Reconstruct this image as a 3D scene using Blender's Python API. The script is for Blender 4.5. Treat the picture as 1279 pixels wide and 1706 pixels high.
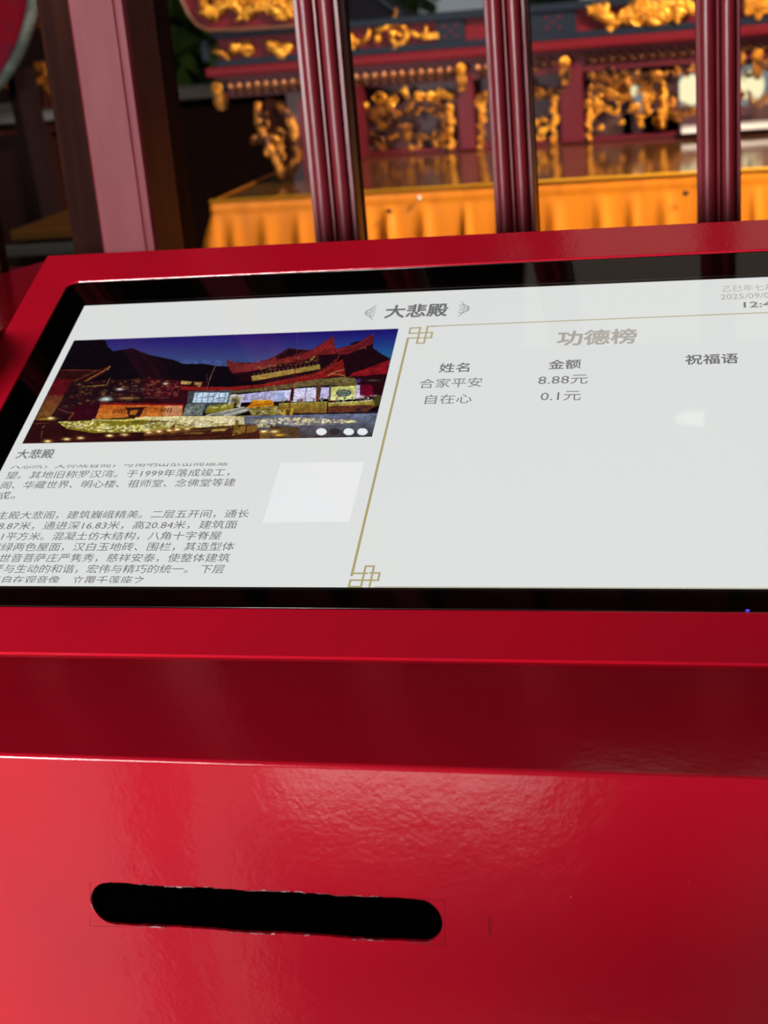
import bpy, bmesh, math, random
import numpy as np
from mathutils import Vector, Matrix
for o in list(bpy.data.objects): bpy.data.objects.remove(o)
S = bpy.context.scene
COL = S.collection
random.seed(7)

# ---------------------------------------------------------------- camera (units: metres; z = 0 is the lower edge of the display)
FPX, YAW, PITCH, ROLL = 2424.18, 0.2372645, 0.3337579, -0.0868648
CAM = Vector((0.4261387, -0.6891919, 0.2880436))
TILT = 0.4181858                                   # the display leans back 24 degrees from level
def cam_axes():
    F = Vector((-math.sin(YAW)*math.cos(PITCH), math.cos(YAW)*math.cos(PITCH), -math.sin(PITCH)))
    R0 = Vector((math.cos(YAW), math.sin(YAW), 0)); U0 = R0.cross(F)
    c, s = math.cos(ROLL), math.sin(ROLL)
    return F, c*R0 + s*U0, -s*R0 + c*U0
CF, CR, CU = cam_axes()
cam = bpy.data.objects.new('camera', bpy.data.cameras.new('camera')); COL.objects.link(cam)
M = Matrix((CR, CU, -CF)).transposed().to_4x4(); M.translation = CAM
cam.matrix_world = M
cam.data.sensor_fit = 'VERTICAL'; cam.data.sensor_height = 36; cam.data.sensor_width = 27
cam.data.lens = 36*FPX/1706; cam.data.clip_start = 0.02; cam.data.clip_end = 100
cam.data.dof.use_dof = True; cam.data.dof.focus_distance = 0.80; cam.data.dof.aperture_fstop = 12
S.camera = cam
# ---------------------------------------------------------------- sky, sun, daylight, exposure
w = bpy.data.worlds.new('overcast_sky'); S.world = w; w.use_nodes = True
w.node_tree.nodes['Background'].inputs[0].default_value = (0.86, 0.94, 1.0, 1)
w.node_tree.nodes['Background'].inputs[1].default_value = 0.22
def lamp(name, typ, loc, energy, color=(1, 1, 1), target=None, **kw):
    l = bpy.data.lights.new(name, typ); l.energy = energy; l.color = color
    for k, v in kw.items(): setattr(l, k, v)
    o = bpy.data.objects.new(name, l); COL.objects.link(o); o.location = loc
    if target is not None:
        o.rotation_euler = (Vector(target)-Vector(loc)).to_track_quat('-Z', 'Y').to_euler()
    return o
lamp('sunlight', 'SUN', (-1.5, -7, 3), 9.0, (1.0, 0.95, 0.90), (0.0, -2.0, -0.64), angle=0.01)
lamp('courtyard_daylight', 'AREA', (-1.0, -2.3, 0.34), 97, (1.0, 0.97, 0.95), (0.15, 0, 0.02), shape='RECTANGLE', size=1.0, size_y=0.5)
lamp('altar_fill_light', 'AREA', (1.7, 0.9, 1.5), 19, (1.0, 0.84, 0.64), (0.1, 2.2, 0.05), shape='RECTANGLE', size=0.7, size_y=0.3, spread=1.1)  # unseen light added to brighten the altar and cloth
S.view_settings.view_transform = 'Standard'; S.view_settings.look = 'None'
S.view_settings.exposure = 0.0; S.view_settings.gamma = 1.0; S.view_settings.use_curve_mapping = False

# ---------------------------------------------------------------- measuring helpers
def ray(px, py): return CF + CR*((px-639.5)/FPX) - CU*((py-853)/FPX)
def at(px, py, Y):                                # the point seen at a pixel, on the upright plane at depth Y
    d = ray(px, py); return CAM + d*((Y-CAM.y)/d.y)
def atz(px, py, Z):
    d = ray(px, py); return CAM + d*((Z-CAM.z)/d.z)
VS = Vector((0, math.cos(TILT), math.sin(TILT))); NS = Vector((0, -math.sin(TILT), math.cos(TILT)))
def scr(u, v, n=0.0): return Vector((u, 0, 0)) + VS*v + NS*n      # display coordinates -> world
def uv(px, py):
    d = ray(px, py); P = CAM + d*(-(CAM.dot(NS))/d.dot(NS)); return P.x, P.dot(VS)
SW, SH = 0.476, 0.26775

# ---------------------------------------------------------------- materials
def lin(c): return tuple(((x/255)/12.92 if x/255 <= .04045 else ((x/255+.055)/1.055)**2.4) for x in c)
def mat(name, color, rough=.5, metal=0, coat=0, spec=.5, bump=None, var=None, emit=None):
    m = bpy.data.materials.new(name); m.use_nodes = True; nt = m.node_tree; b = nt.nodes['Principled BSDF']
    b.inputs['Base Color'].default_value = (*color, 1); b.inputs['Roughness'].default_value = rough
    b.inputs['Metallic'].default_value = metal; b.inputs['Coat Weight'].default_value = coat
    b.inputs['Coat Roughness'].default_value = .12; b.inputs['Specular IOR Level'].default_value = spec
    tc = nt.nodes.new('ShaderNodeTexCoord')
    if var:                                        # (other colour, scale, low, high[, stretch])
        n = nt.nodes.new('ShaderNodeTexNoise'); n.inputs['Scale'].default_value = var[1]; n.inputs['Detail'].default_value = 5
        mp = nt.nodes.new('ShaderNodeMapping'); mp.inputs['Scale'].default_value = var[4] if len(var) > 4 else (1, 1, 1)
        nt.links.new(tc.outputs['Object'], mp.inputs[0]); nt.links.new(mp.outputs[0], n.inputs[0])
        r = nt.nodes.new('ShaderNodeValToRGB'); r.color_ramp.elements[0].position = var[2]; r.color_ramp.elements[1].position = var[3]
        r.color_ramp.elements[0].color = (*color, 1); r.color_ramp.elements[1].color = (*var[0], 1)
        nt.links.new(n.outputs[0], r.inputs[0]); nt.links.new(r.outputs[0], b.inputs['Base Color'])
    prev = None
    for bs in (bump or []):                        # (scale, strength, distance[, stretch])
        n = nt.nodes.new('ShaderNodeTexNoise'); n.inputs['Scale'].default_value = bs[0]; n.inputs['Detail'].default_value = 3
        mp = nt.nodes.new('ShaderNodeMapping'); mp.inputs['Scale'].default_value = bs[3] if len(bs) > 3 else (1, 1, 1)
        nt.links.new(tc.outputs['Object'], mp.inputs[0]); nt.links.new(mp.outputs[0], n.inputs[0])
        k = nt.nodes.new('ShaderNodeBump'); k.inputs['Strength'].default_value = bs[1]; k.inputs['Distance'].default_value = bs[2]
        nt.links.new(n.outputs[0], k.inputs['Height'])
        if prev: nt.links.new(prev.outputs[0], k.inputs['Normal'])
        prev = k
    if prev:
        nt.links.new(prev.outputs[0], b.inputs['Normal'])
    if emit:
        b.inputs['Emission Color'].default_value = (*emit[0], 1); b.inputs['Emission Strength'].default_value = emit[1]
    return m
def emis(name, rgb, k=1.0):
    m = bpy.data.materials.new(name); m.use_nodes = True; nt = m.node_tree; nt.nodes.clear()
    e = nt.nodes.new('ShaderNodeEmission'); o = nt.nodes.new('ShaderNodeOutputMaterial')
    e.inputs[0].default_value = (*lin(rgb), 1); e.inputs[1].default_value = k
    nt.links.new(e.outputs[0], o.inputs[0]); return m
RED = mat('red_gloss_paint', (0.62, 0.005, 0.024), .13, coat=.0, spec=.65, bump=[(420, .09, .0006), (90, .10, .001), (12, .12, .003)],
          var=((0.56, 0.006, 0.026), 14, .45, .75))
RIM = mat('chipped_paint_edge', (0.35, 0.03, 0.05), .35, var=((.8, .55, .6), 260, .52, .62))
BARE = mat('bare_chipped_metal', (.75, .6, .62), .3, .6)
BLACK = mat('black_printed_glass_border', (.002, .002, .002), .35, spec=.2)
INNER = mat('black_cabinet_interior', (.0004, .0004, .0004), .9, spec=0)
GREYM = mat('grey_metal_trim', (.22, .2, .21), .28, .9)
MAROON = mat('maroon_lacquered_wood', (0.18, 0.012, 0.020), .36, coat=.0, bump=[(35, .2, .002, (3, 3, .5)), (220, .06, .0006)],
             var=((0.22, 0.018, 0.028), 30, .4, .7, (3, 3, .4)))
MARWORN = mat('worn_maroon_paint', (0.19, 0.018, 0.028), .5, spec=.25, bump=[(28, .25, .003, (2, 2, .7)), (160, .1, .0006)],
             var=((0.23, 0.034, 0.048), 22, .4, .75, (2, 2, .5)))
DARKWOOD = mat('dark_brown_stained_wood', (0.020, 0.004, 0.003), .6, spec=.04, bump=[(30, .2, .002, (4, 4, .3))], var=((0.040, 0.010, 0.005), 20, .4, .7, (4, 4, .3)))
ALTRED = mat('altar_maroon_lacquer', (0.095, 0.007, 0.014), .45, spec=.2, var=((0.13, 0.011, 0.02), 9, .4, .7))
BRIGHTRED = mat('altar_red_lacquer', (0.15, 0.005, 0.012), .5, spec=.15)
NAVY = mat('altar_navy_paint', (0.012, 0.018, 0.032), .5, spec=.12)
PURPLE = mat('aged_purple_brown_backing', (0.075, 0.026, 0.045), .45, spec=.3, var=((0.09, 0.04, 0.03), 25, .4, .7))
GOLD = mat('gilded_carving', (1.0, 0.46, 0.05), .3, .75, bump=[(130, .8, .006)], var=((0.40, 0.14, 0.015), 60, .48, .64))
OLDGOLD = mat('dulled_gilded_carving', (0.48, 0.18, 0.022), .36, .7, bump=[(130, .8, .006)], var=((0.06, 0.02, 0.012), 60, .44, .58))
COPPER = mat('coppery_gilt_bead', (0.85, 0.36, 0.16), .3, .6)
CLOTHM = mat('orange_satin', (0.90, 0.27, 0.010), .5, spec=.3, bump=[(60, .15, .003, (1, 1, .3))], var=((0.74, 0.21, 0.01), 8, .4, .7, (4, 1, .3)))
HEMM = mat('yellow_cloth_hem', (0.90, 0.42, 0.02), .45)
TOPM = mat('polished_brown_tabletop', (0.10, 0.032, 0.012), .09, coat=.4, bump=[(14, .05, .004, (.4, 3, 1)), (60, .03, .001)], var=((0.18, 0.07, 0.02), 12, .4, .7, (.4, 4, 1)))
GREENGREY = mat('weathered_green_grey_rim', (.06, .075, .065), .6, spec=.2, bump=[(40, .5, .005)], var=((.13, .15, .14), 30, .45, .6))
STONE = mat('grey_paving_stone', (.16, .15, .14), .8, bump=[(30, .3, .003)], var=((.12, .11, .10), 4, .4, .7))
WALLM = mat('dark_hall_wall', (.012, .004, .004), .8, spec=.1)
CEILM = mat('dark_brown_ceiling', (.06, .035, .022), .7)
GREYST = mat('grey_marble_sill', (.10, .095, .10), .5)
LEAF = mat('dark_green_leaves', (.035, .085, .018), .5, var=((.09, .16, .03), 6, .4, .7))
def glass_mat():
    m = bpy.data.materials.new('cover_glass'); m.use_nodes = True; nt = m.node_tree; nt.nodes.clear()
    t = nt.nodes.new('ShaderNodeBsdfTransparent'); g = nt.nodes.new('ShaderNodeBsdfGlossy'); g.inputs['Roughness'].default_value = .03
    f = nt.nodes.new('ShaderNodeFresnel'); f.inputs[0].default_value = 1.5
    x = nt.nodes.new('ShaderNodeMixShader'); o = nt.nodes.new('ShaderNodeOutputMaterial')
    nt.links.new(f.outputs[0], x.inputs[0]); nt.links.new(t.outputs[0], x.inputs[1]); nt.links.new(g.outputs[0], x.inputs[2]); nt.links.new(x.outputs[0], o.inputs[0])
    return m
GLASS = glass_mat()
DISP = emis('white_display', (227, 230, 228)); CARD = emis('display_white_card', (239, 240, 241))
INK = emis('display_grey_ink', (112, 113, 114)); INKD = emis('display_dark_grey_ink', (122, 124, 122)); INKL = emis('display_pale_taupe_ink', (176, 172, 164))
LINE = emis('display_khaki_line', (178, 165, 118))

# ---------------------------------------------------------------- mesh helpers
def link(name, me, m=None, parent=None, smooth=False):
    o = bpy.data.objects.new(name, me); COL.objects.link(o)
    if m is not None: me.materials.append(m)
    if smooth:
        me.polygons.foreach_set('use_smooth', [True]*len(me.polygons))
    if parent is not None: o.parent = parent
    return o
def from_bm(name, bm, m, parent=None, smooth=False):
    bmesh.ops.recalc_face_normals(bm, faces=bm.faces)
    me = bpy.data.meshes.new(name); bm.to_mesh(me); bm.free()
    return link(name, me, m, parent, smooth)
def tag(o, label=None, cat=None, group=None, kind=None):
    if label: o['label'] = label
    if cat: o['category'] = cat
    if group: o['group'] = group
    if kind: o['kind'] = kind
    return o
def empty(name, label=None, cat=None, group=None, kind=None):
    o = bpy.data.objects.new(name, None); COL.objects.link(o); o.empty_display_size = .05
    return tag(o, label, cat, group, kind)
def box(bm, x0, x1, y0, y1, z0, z1, bev=0):
    r = bmesh.ops.create_cube(bm, size=1); vs = r['verts']
    for v in vs: v.co = Vector(((x0+x1)/2+v.co.x*(x1-x0), (y0+y1)/2+v.co.y*(y1-y0), (z0+z1)/2+v.co.z*(z1-z0)))
    if bev: bmesh.ops.bevel(bm, geom=list({e for v in vs for e in v.link_edges}), offset=bev, segments=2, affect='EDGES', profile=.6)
    return vs
def boxo(name, m, parent, *a, bev=0):
    bm = bmesh.new(); box(bm, *a, bev=bev); return from_bm(name, bm, m, parent)
def tube(bm, pts, rad, seg=6, closed=False, flat=1.0):
    """tube along pts; rad a number or a list; flat squeezes it along world y"""
    n = len(pts); pts = [Vector(p) for p in pts]
    rad = rad if hasattr(rad, '__len__') else [rad]*n
    rings = []
    for i, p in enumerate(pts):
        a = pts[(i-1) % n] if (closed or i > 0) else p; b = pts[(i+1) % n] if (closed or i < n-1) else p
        t = (b-a); t = t.normalized() if t.length > 1e-9 else Vector((1, 0, 0))
        ref = Vector((0, 1, 0)) if abs(t.y) < .95 else Vector((0, 0, 1))
        s = t.cross(ref).normalized(); q = s.cross(t).normalized()
        ring = []
        for k in range(seg):
            an = 2*math.pi*k/seg; d = s*math.cos(an)*rad[i] + q*math.sin(an)*rad[i]; d.y *= flat
            ring.append(bm.verts.new(p+d))
        rings.append(ring)
    for i in range(n if closed else n-1):
        A, B = rings[i], rings[(i+1) % n]
        for k in range(seg): bm.faces.new((A[k], A[(k+1) % seg], B[(k+1) % seg], B[k]))
    if not closed:
        bm.faces.new(rings[0][::-1]); bm.faces.new(rings[-1])
def ball(bm, c, r, sy=1, sx=1, sz=1, seg=8):
    vs = bmesh.ops.create_uvsphere(bm, u_segments=seg, v_segments=max(4, seg//2+1), radius=1)['verts']
    for v in vs: v.co = Vector(c) + Vector((v.co.x*r*sx, v.co.y*r*sy, v.co.z*r*sz))
def prism(bm, poly, y0, y1):
    """polygon [(x,z)] extruded along y"""
    a = [bm.verts.new((x, y0, z)) for x, z in poly]; b = [bm.verts.new((x, y1, z)) for x, z in poly]
    bm.faces.new(a); bm.faces.new(b[::-1]); n = len(poly)
    for i in range(n): bm.faces.new((a[i], b[i], b[(i+1) % n], a[(i+1) % n]))
def extrude_x(bm, prof, x0, x1, close=True, caps=True):
    a = [bm.verts.new((x0, y, z)) for y, z in prof]; b = [bm.verts.new((x1, y, z)) for y, z in prof]; n = len(prof)
    for i in range(n if close else n-1): bm.faces.new((a[i], a[(i+1) % n], b[(i+1) % n], b[i]))
    if close and caps: bm.faces.new(a[::-1]); bm.faces.new(b)
def extrude_z(bm, prof, z0, z1):
    a = [bm.verts.new((x, y, z0)) for x, y in prof]; b = [bm.verts.new((x, y, z1)) for x, y in prof]; n = len(prof)
    for i in range(n): bm.faces.new((a[i], a[(i+1) % n], b[(i+1) % n], b[i]))
    bm.faces.new(a[::-1]); bm.faces.new(b)
def rrect(x0, x1, y0, y1, r, seg=6):
    out = []
    for cx, cy, a0 in ((x1-r, y1-r, 0), (x0+r, y1-r, 90), (x0+r, y0+r, 180), (x1-r, y0+r, 270)):
        for k in range(seg+1):
            a = math.radians(a0+90*k/seg); out.append((cx+r*math.cos(a), cy+r*math.sin(a)))
    return out
def plate_with_hole(bm, outer, inner, mapf):
    """flat plate between two closed loops of 2D points; inner and outer matched by triangle fill"""
    def loop(pts):
        vs = [bm.verts.new(mapf(*p)) for p in pts]
        return vs, [bm.edges.new((vs[i], vs[(i+1) % len(vs)])) for i in range(len(vs))]
    vo, eo = loop(outer); vi, ei = loop(inner)
    bmesh.ops.triangle_fill(bm, edges=eo+ei, use_beauty=True, use_dissolve=False)
    return vo, vi

# ================================================================ THE SETTING
FZ = -1.0
boxo('floor', STONE, None, -6, 6, -8, 6, FZ-.06, FZ)['kind'] = 'structure'
def ceiling():
    bm = bmesh.new(); z0, z1 = 2.2, 2.3        # a roof with an opening over the altar for an added glowing pane
    box(bm, -6, 6, -5.0, 1.35, z0, z1); box(bm, -6, 6, 2.6, 6, z0, z1); box(bm, -6, 0.0, 1.35, 2.6, z0, z1); box(bm, 1.5, 6, 1.35, 2.6, z0, z1)
    from_bm('ceiling', bm, CEILM)['kind'] = 'structure'
ceiling()
WY = 4.0
p1 = at(330, 163, WY); p2 = at(640, 3, WY); p3 = at(1030, 250, WY)
def wall_back():
    bm = bmesh.new(); zt = 2.2; sill1 = p1.z
    xl = at(200, 100, WY).x; xr = at(470, 100, WY).x; x3 = at(1030, 150, WY).x
    box(bm, -6, xl, WY, WY+.12, FZ, zt); box(bm, xl, xr, WY, WY+.12, FZ, sill1)
    box(bm, xr, x3, WY, WY+.12, FZ, sill1); box(bm, x3, 6, WY, WY+.12, FZ, -.45)
    box(bm, 2.6, 6, WY, WY+.12, -.45, zt); box(bm, -6, 6, WY, WY+.12, .75, zt)
    from_bm('wall_back', bm, WALLM)['kind'] = 'structure'
    bm = bmesh.new(); box(bm, xl, xr+.6, WY-.06, WY+.14, sill1, sill1+.035, .004)
    from_bm('trim_1', bm, GREYST)['kind'] = 'structure'
wall_back()
boxo('wall_left', WALLM, None, -3.6, -3.5, .4, 4.0, FZ, 2.2)['kind'] = 'structure'
boxo('wall_right', WALLM, None, 2.0, 2.1, -4.6, 4.0, FZ, 2.2)['kind'] = 'structure'

# ================================================================ LATTICE SCREEN BEHIND THE KIOSK
PY = .55
lat = empty('lattice_screen', 'tall maroon wooden screen of upright fluted bars behind the red kiosk', 'screen'); 
def fluted_bar(x0, x1):
    bm = bmesh.new(); w_ = x1-x0; d = .030; prof = []
    def P(t, y): prof.append((x0+w_*t, PY+y))
    P(0, d); P(0, .010); P(.02, .008); P(.09, .008)
    for k in range(9):                         # first bead
        a = math.pi*k/8; P(.27-.17*math.cos(a), .008-.0065*math.sin(a))
    P(.46, .007); P(.48, .0035); P(.52, .0035); P(.54, .007)
    for k in range(9):
        a = math.pi*k/8; P(.73-.17*math.cos(a), .008-.0065*math.sin(a))
    P(.91, .008); P(.98, .008); P(1, .010); P(1, d)
    extrude_z(bm, prof, .07, 1.75)
    o = from_bm('fluted_bar', bm, MAROON, lat, True)
    sh = o.modifiers.new('e', 'EDGE_SPLIT'); sh.split_angle = math.radians(40)
    bm = bmesh.new(); box(bm, x0+.003, x1-.0005, PY+d, PY+d+.018, .07, 1.75, .001)
    tag(from_bm('bar_shade_strip', bm, DARKWOOD, o), 'dark strip for the shaded side behind the fluted front')  # dark colour stands in for shade on the bar's side
for x0, x1 in ((.0837, .1230), (.2443, .2785), (.4132, .4485), (.582, .617), (.750, .785), (-.268, -.232), (-.43, -.395)): fluted_bar(x0, x1)
def jamb():
    bm = bmesh.new()
    prof = [(-.1136, PY+.07), (-.1136, PY+.002), (-.1116, PY), (-.0725, PY), (-.0712, PY+.0015), (-.0700, PY+.0015), (-.0690, PY), (-.0640, PY), (-.0618, PY+.004), (-.0618, PY+.07)]
    extrude_z(bm, prof, .07, 1.75); j = from_bm('jamb_post', bm, MARWORN, lat)
    tag(j, 'broad flat upright with worn dusty maroon paint')
    bm = bmesh.new(); box(bm, at(100, 200, PY+.07).x-.006, -.0618, PY+.07, PY+.108, .07, 1.75, .001)
    tag(from_bm('jamb_backing', bm, DARKWOOD, j), 'dark brown rear layer of the post')
jamb()
boxo('sill_beam', MAROON, lat, -1.6, 1.6, PY-.03, PY+.11, .02, .072, bev=.003)
boxo('head_beam', MAROON, lat, -1.6, 1.6, PY-.02, PY+.11, 1.75, 1.95, bev=.003)
bm = bmesh.new(); box(bm, -1.6, 1.6, PY, PY+.06, FZ, .02); from_bm('lower_panel', bm, DARKWOOD, lat)

# ================================================================ THE KIOSK
kiosk = empty('donation_kiosk', 'glossy bright red metal donation kiosk with a slot below its tilted screen', 'kiosk')
kiosk.location = (0, 0, 0)
KX0, KX1 = -.060, .536
ZL, YF, YB = -.0201, -.1512, -.0452
def slot_outline(grow=0.0):
    # measured ends of the slot on the upright front: x .1385...3065, z -.086...-.1095
    a, b = .1388, .3064; top, bot = -.0863, -.1090; r = (top-bot)/2; rnd = random.Random(3); pts = []
    n = 60
    for k in range(n+1):
        x = b-r-(b-a-2*r)*k/n; pts.append((x, top+.0003*math.sin(k*.35)+rnd.uniform(-.0002, .0002)+grow))
    for k in range(1, 12):
        an = math.pi/2+math.pi*k/12; pts.append((a+r*.85+(r*.85+grow)*math.cos(an), (top+bot)/2+(r+grow)*math.sin(an)))
    for k in range(n+1):
        x = a+r+(b-a-2*r)*k/n; pts.append((x, bot-.0003*math.sin(k*.27+1)+rnd.uniform(-.0002, .0002)-grow))
    for k in range(1, 12):
        an = -math.pi/2+math.pi*k/12; pts.append((b-r*.9+(r*.9+grow)*math.cos(an), (top+bot)/2+(r+grow)*math.sin(an)))
    return pts
def kiosk_body():
    R_ = .0022
    arc = [(YF+R_-R_*math.sin(math.pi/2*k/5), ZL-R_+R_*math.cos(math.pi/2*k/5)) for k in range(6)]
    bm = bmesh.new()
    extrude_x(bm, [(YB-.002, ZL)] + arc, KX0, KX1, close=False)
    tag(from_bm('ledge', bm, RED, kiosk, True))
    bm = bmesh.new()                            # upright front sheet with the slot cut through it, folded back inwards
    outer = [(KX0, ZL-R_), (KX1, ZL-R_), (KX1, -.95), (KX0, -.95)]
    inner = slot_outline()
    vo, vi = plate_with_hole(bm, outer, inner, lambda x, z: Vector((x, YF, z)))
    back = [bm.verts.new(v.co+Vector((0, .0016, 0))) for v in vi]
    for i in range(len(vi)): bm.faces.new((vi[i], vi[(i+1) % len(vi)], back[(i+1) % len(vi)], back[i]))
    fp = from_bm('front_panel', bm, RED, kiosk)
    bm = bmesh.new()                            # ragged chips around the slot
    pts = slot_outline(); rnd = random.Random(11); n = len(pts); i = 0
    while i < n-4:
        L = rnd.choice((2, 3, 4, 6)); seg = pts[i:i+L+1]
        if rnd.random() < .62 and len(seg) > 1:
            tube(bm, [(x+rnd.uniform(-.0003, .0003), YF-.0002, z+(.0002 if z > -.097 else -.0002)+rnd.uniform(-.0003, .0004)) for x, z in seg], [rnd.uniform(.00008, .00038) for _ in seg], 5)
        i += L+rnd.choice((0, 1, 2))
    tag(from_bm('chipped_paint', bm, RIM, fp), 'ragged pale chipped paint edge of the slot', kind='stuff')
    bm = bmesh.new()                            # scored square lines at the slot's two ends and a scratch to the right
    def sc(pts_, r=.00010):
        tube(bm, [(p.x, YF-.00003, p.z) for p in (at(*q, YF) for q in pts_)], r, 4)
    sc([(150, 1470), (150, 1500)]); sc([(150, 1530), (150, 1543), (205, 1544)]); sc([(690, 1497), (741, 1500), (741, 1576)]); sc([(741, 1576), (700, 1573)])
    sc([(815, 1526), (815, 1558)], .00018); sc([(820, 1536), (817, 1552)], .00012)
    tag(from_bm('scored_line', bm, mat('scratched_dark_red', (.12, .004, .012), .5), fp), 'fine scored lines beside the slot', kind='stuff')
    bm = bmesh.new(); rnd = random.Random(5)    # small paint runs and pimples
    for px, py, r in ((924, 1466, .0005), (952, 1495, .0007), (957, 1404, .0005), (981, 1392, .0004), (791, 1431, .0003), (1150, 1470, .0006), (850, 1086, .0004)):
        if py > 1300: c = at(px, py, YF); ball(bm, c, r, .5, 1, 1.4)
    tag(from_bm('paint_pimple', bm, RED, fp, True), kind='stuff')
    bm = bmesh.new()                            # body behind the front
    box(bm, KX0, KX0+.0015, YF, .302, -.95, ZL); box(bm, KX1-.0015, KX1, YF, .302, -.95, ZL); box(bm, KX0, KX1, .3005, .302, -.95, ZL)
    box(bm, KX0, KX1, YB-.002, .302, ZL-.0015, ZL)
    from_bm('cabinet_shell', bm, RED, kiosk)
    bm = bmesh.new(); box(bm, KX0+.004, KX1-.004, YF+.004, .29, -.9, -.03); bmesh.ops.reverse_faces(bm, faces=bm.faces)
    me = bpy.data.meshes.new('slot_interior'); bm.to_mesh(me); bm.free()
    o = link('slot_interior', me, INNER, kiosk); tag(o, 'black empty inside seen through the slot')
    bm = bmesh.new(); box(bm, KX0-.01, KX1+.01, YF-.01, .31, FZ, -.95, .003); from_bm('plinth', bm, RED, kiosk)
kiosk_body()
def housing():
    U0, U1, V0, V1 = -.049, SW+.049, -.0495, .3305
    GN = .0016
    bm = bmesh.new()
    outer = rrect(U0, U1, V0, V1, .0012, 2); inner = rrect(-.0218, SW+.0218, -.0176, .2968, .0075, 6)
    vo, vi = plate_with_hole(bm, outer, inner, lambda u, v: scr(u, v, GN))
    # inner return: a small rounded fold down to the glass
    prev = vi
    for k in range(1, 5):
        a = math.pi/2*k/4; off = .0012*math.sin(a); dn = .0012*(1-math.cos(a))
        ring = []
        cu, cv = SW/2, .1396
        for (u, v) in inner:
            su = -1 if u > cu else 1; sv = -1 if v > cv else 1
            ring.append(bm.verts.new(scr(u+su*off, v+sv*off, GN-dn)))
        for i in range(len(ring)): bm.faces.new((prev[i], prev[(i+1) % len(ring)], ring[(i+1) % len(ring)], ring[i]))
        prev = ring
    ring = [bm.verts.new(v.co-NS*.004) for v in prev]
    for i in range(len(ring)): bm.faces.new((prev[i], prev[(i+1) % len(ring)], ring[(i+1) % len(ring)], ring[i]))
    # outer sides, down to the cabinet top
    lo = [bm.verts.new((v.co.x, v.co.y, ZL)) for v in vo]
    for i in range(len(vo)): bm.faces.new((vo[i], vo[(i+1) % len(vo)], lo[(i+1) % len(vo)], lo[i]))
    h = from_bm('screen_housing', bm, RED, kiosk)
    # side wing: lower flat shoulder left of the screen
    a = atz(0, 455, .1); b = atz(80, 431, .1); d = (b-a)
    q0 = a-d*1.2
    bm = bmesh.new(); poly = [(-.052, .10), (-.052, .506), (b.x+d.x*.0, min(b.y, .506)), (a.x, a.y), (q0.x-.15, q0.y-.10), (q0.x-.25, .10)]
    extrude_z(bm, poly, .02, .0995)
    wg = from_bm('side_wing', bm, RED, kiosk)
    bv = wg.modifiers.new('b', 'BEVEL'); bv.width = .001; bv.segments = 2; bv.limit_method = 'ANGLE'
    tag(wg, 'lower red shoulder left of the screen')
    bm = bmesh.new(); box(bm, -.4, -.0615, .14, .45, -.95, .02); from_bm('wing_cabinet', bm, RED, kiosk)
    return h
housing()

# ---------------------------------------------------------------- the display
def quad(name, m, parent, u0, u1, v0, v1, n, thick=0):
    bm = bmesh.new(); vs = [bm.verts.new(scr(u, v, n)) for u, v in ((u0, v0), (u1, v0), (u1, v1), (u0, v1))]; bm.faces.new(vs)
    if thick:
        r = bmesh.ops.extrude_face_region(bm, geom=bm.faces[:]); 
        for v in [g for g in r['geom'] if isinstance(g, bmesh.types.BMVert)]: v.co -= NS*thick
    me = bpy.data.meshes.new(name); bm.to_mesh(me); bm.free(); return link(name, me, m, parent)
def screen():
    bm = bmesh.new()                            # black printed border with the window for the picture
    plate_with_hole(bm, rrect(-.024, SW+.024, -.020, .299, .006, 3), [(0, 0), (SW, 0), (SW, SH), (0, SH)], lambda u, v: scr(u, v, .00005))
    sb = from_bm('screen_border', bm, BLACK, kiosk); tag(sb, 'black border around the picture')
    dp = quad('display_panel', DISP, kiosk, -.0005, SW+.0005, -.0005, SH+.0005, -.0001, .002)
    tag(dp, 'lit white display with grey writing and a night photograph')
    gl = quad('cover_glass', GLASS, kiosk, -.0225, SW+.0225, -.0183, .2975, .0007)
    tag(gl, 'clear reflective glass over the display')
    bm = bmesh.new()
    for v_, r_ in ((.2705, .00045), (.2733, .0003)):
        bm = bmesh.new(); tube(bm, [scr(-.001, v_, .0003), scr(SW, v_, .0003)], r_, 6); from_bm('sensor_strip', bm, GREYM, sb, True)
    for v_, r_ in ((-.0155, .00025), (.2950, .0003)):
        bm = bmesh.new(); tube(bm, [scr(-.019, v_, .0006), scr(SW+.019, v_, .0006)], r_, 6); from_bm('glass_bevel', bm, GREYM, gl, True)
    u, v = uv(1245, 1021); bm = bmesh.new(); ball(bm, scr(u, v+.0008, .0006), .0008, .6, 1.5)
    tag(from_bm('indicator_light', bm, emis('violet_indicator', (90, 80, 235), 1.2), sb, True), 'tiny violet-blue light')
    return dp
DP = screen()
TX = .00006
def to_mesh(cu_obj):
    dg = bpy.context.evaluated_depsgraph_get(); me = bpy.data.meshes.new_from_object(cu_obj.evaluated_get(dg)); return me
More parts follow.
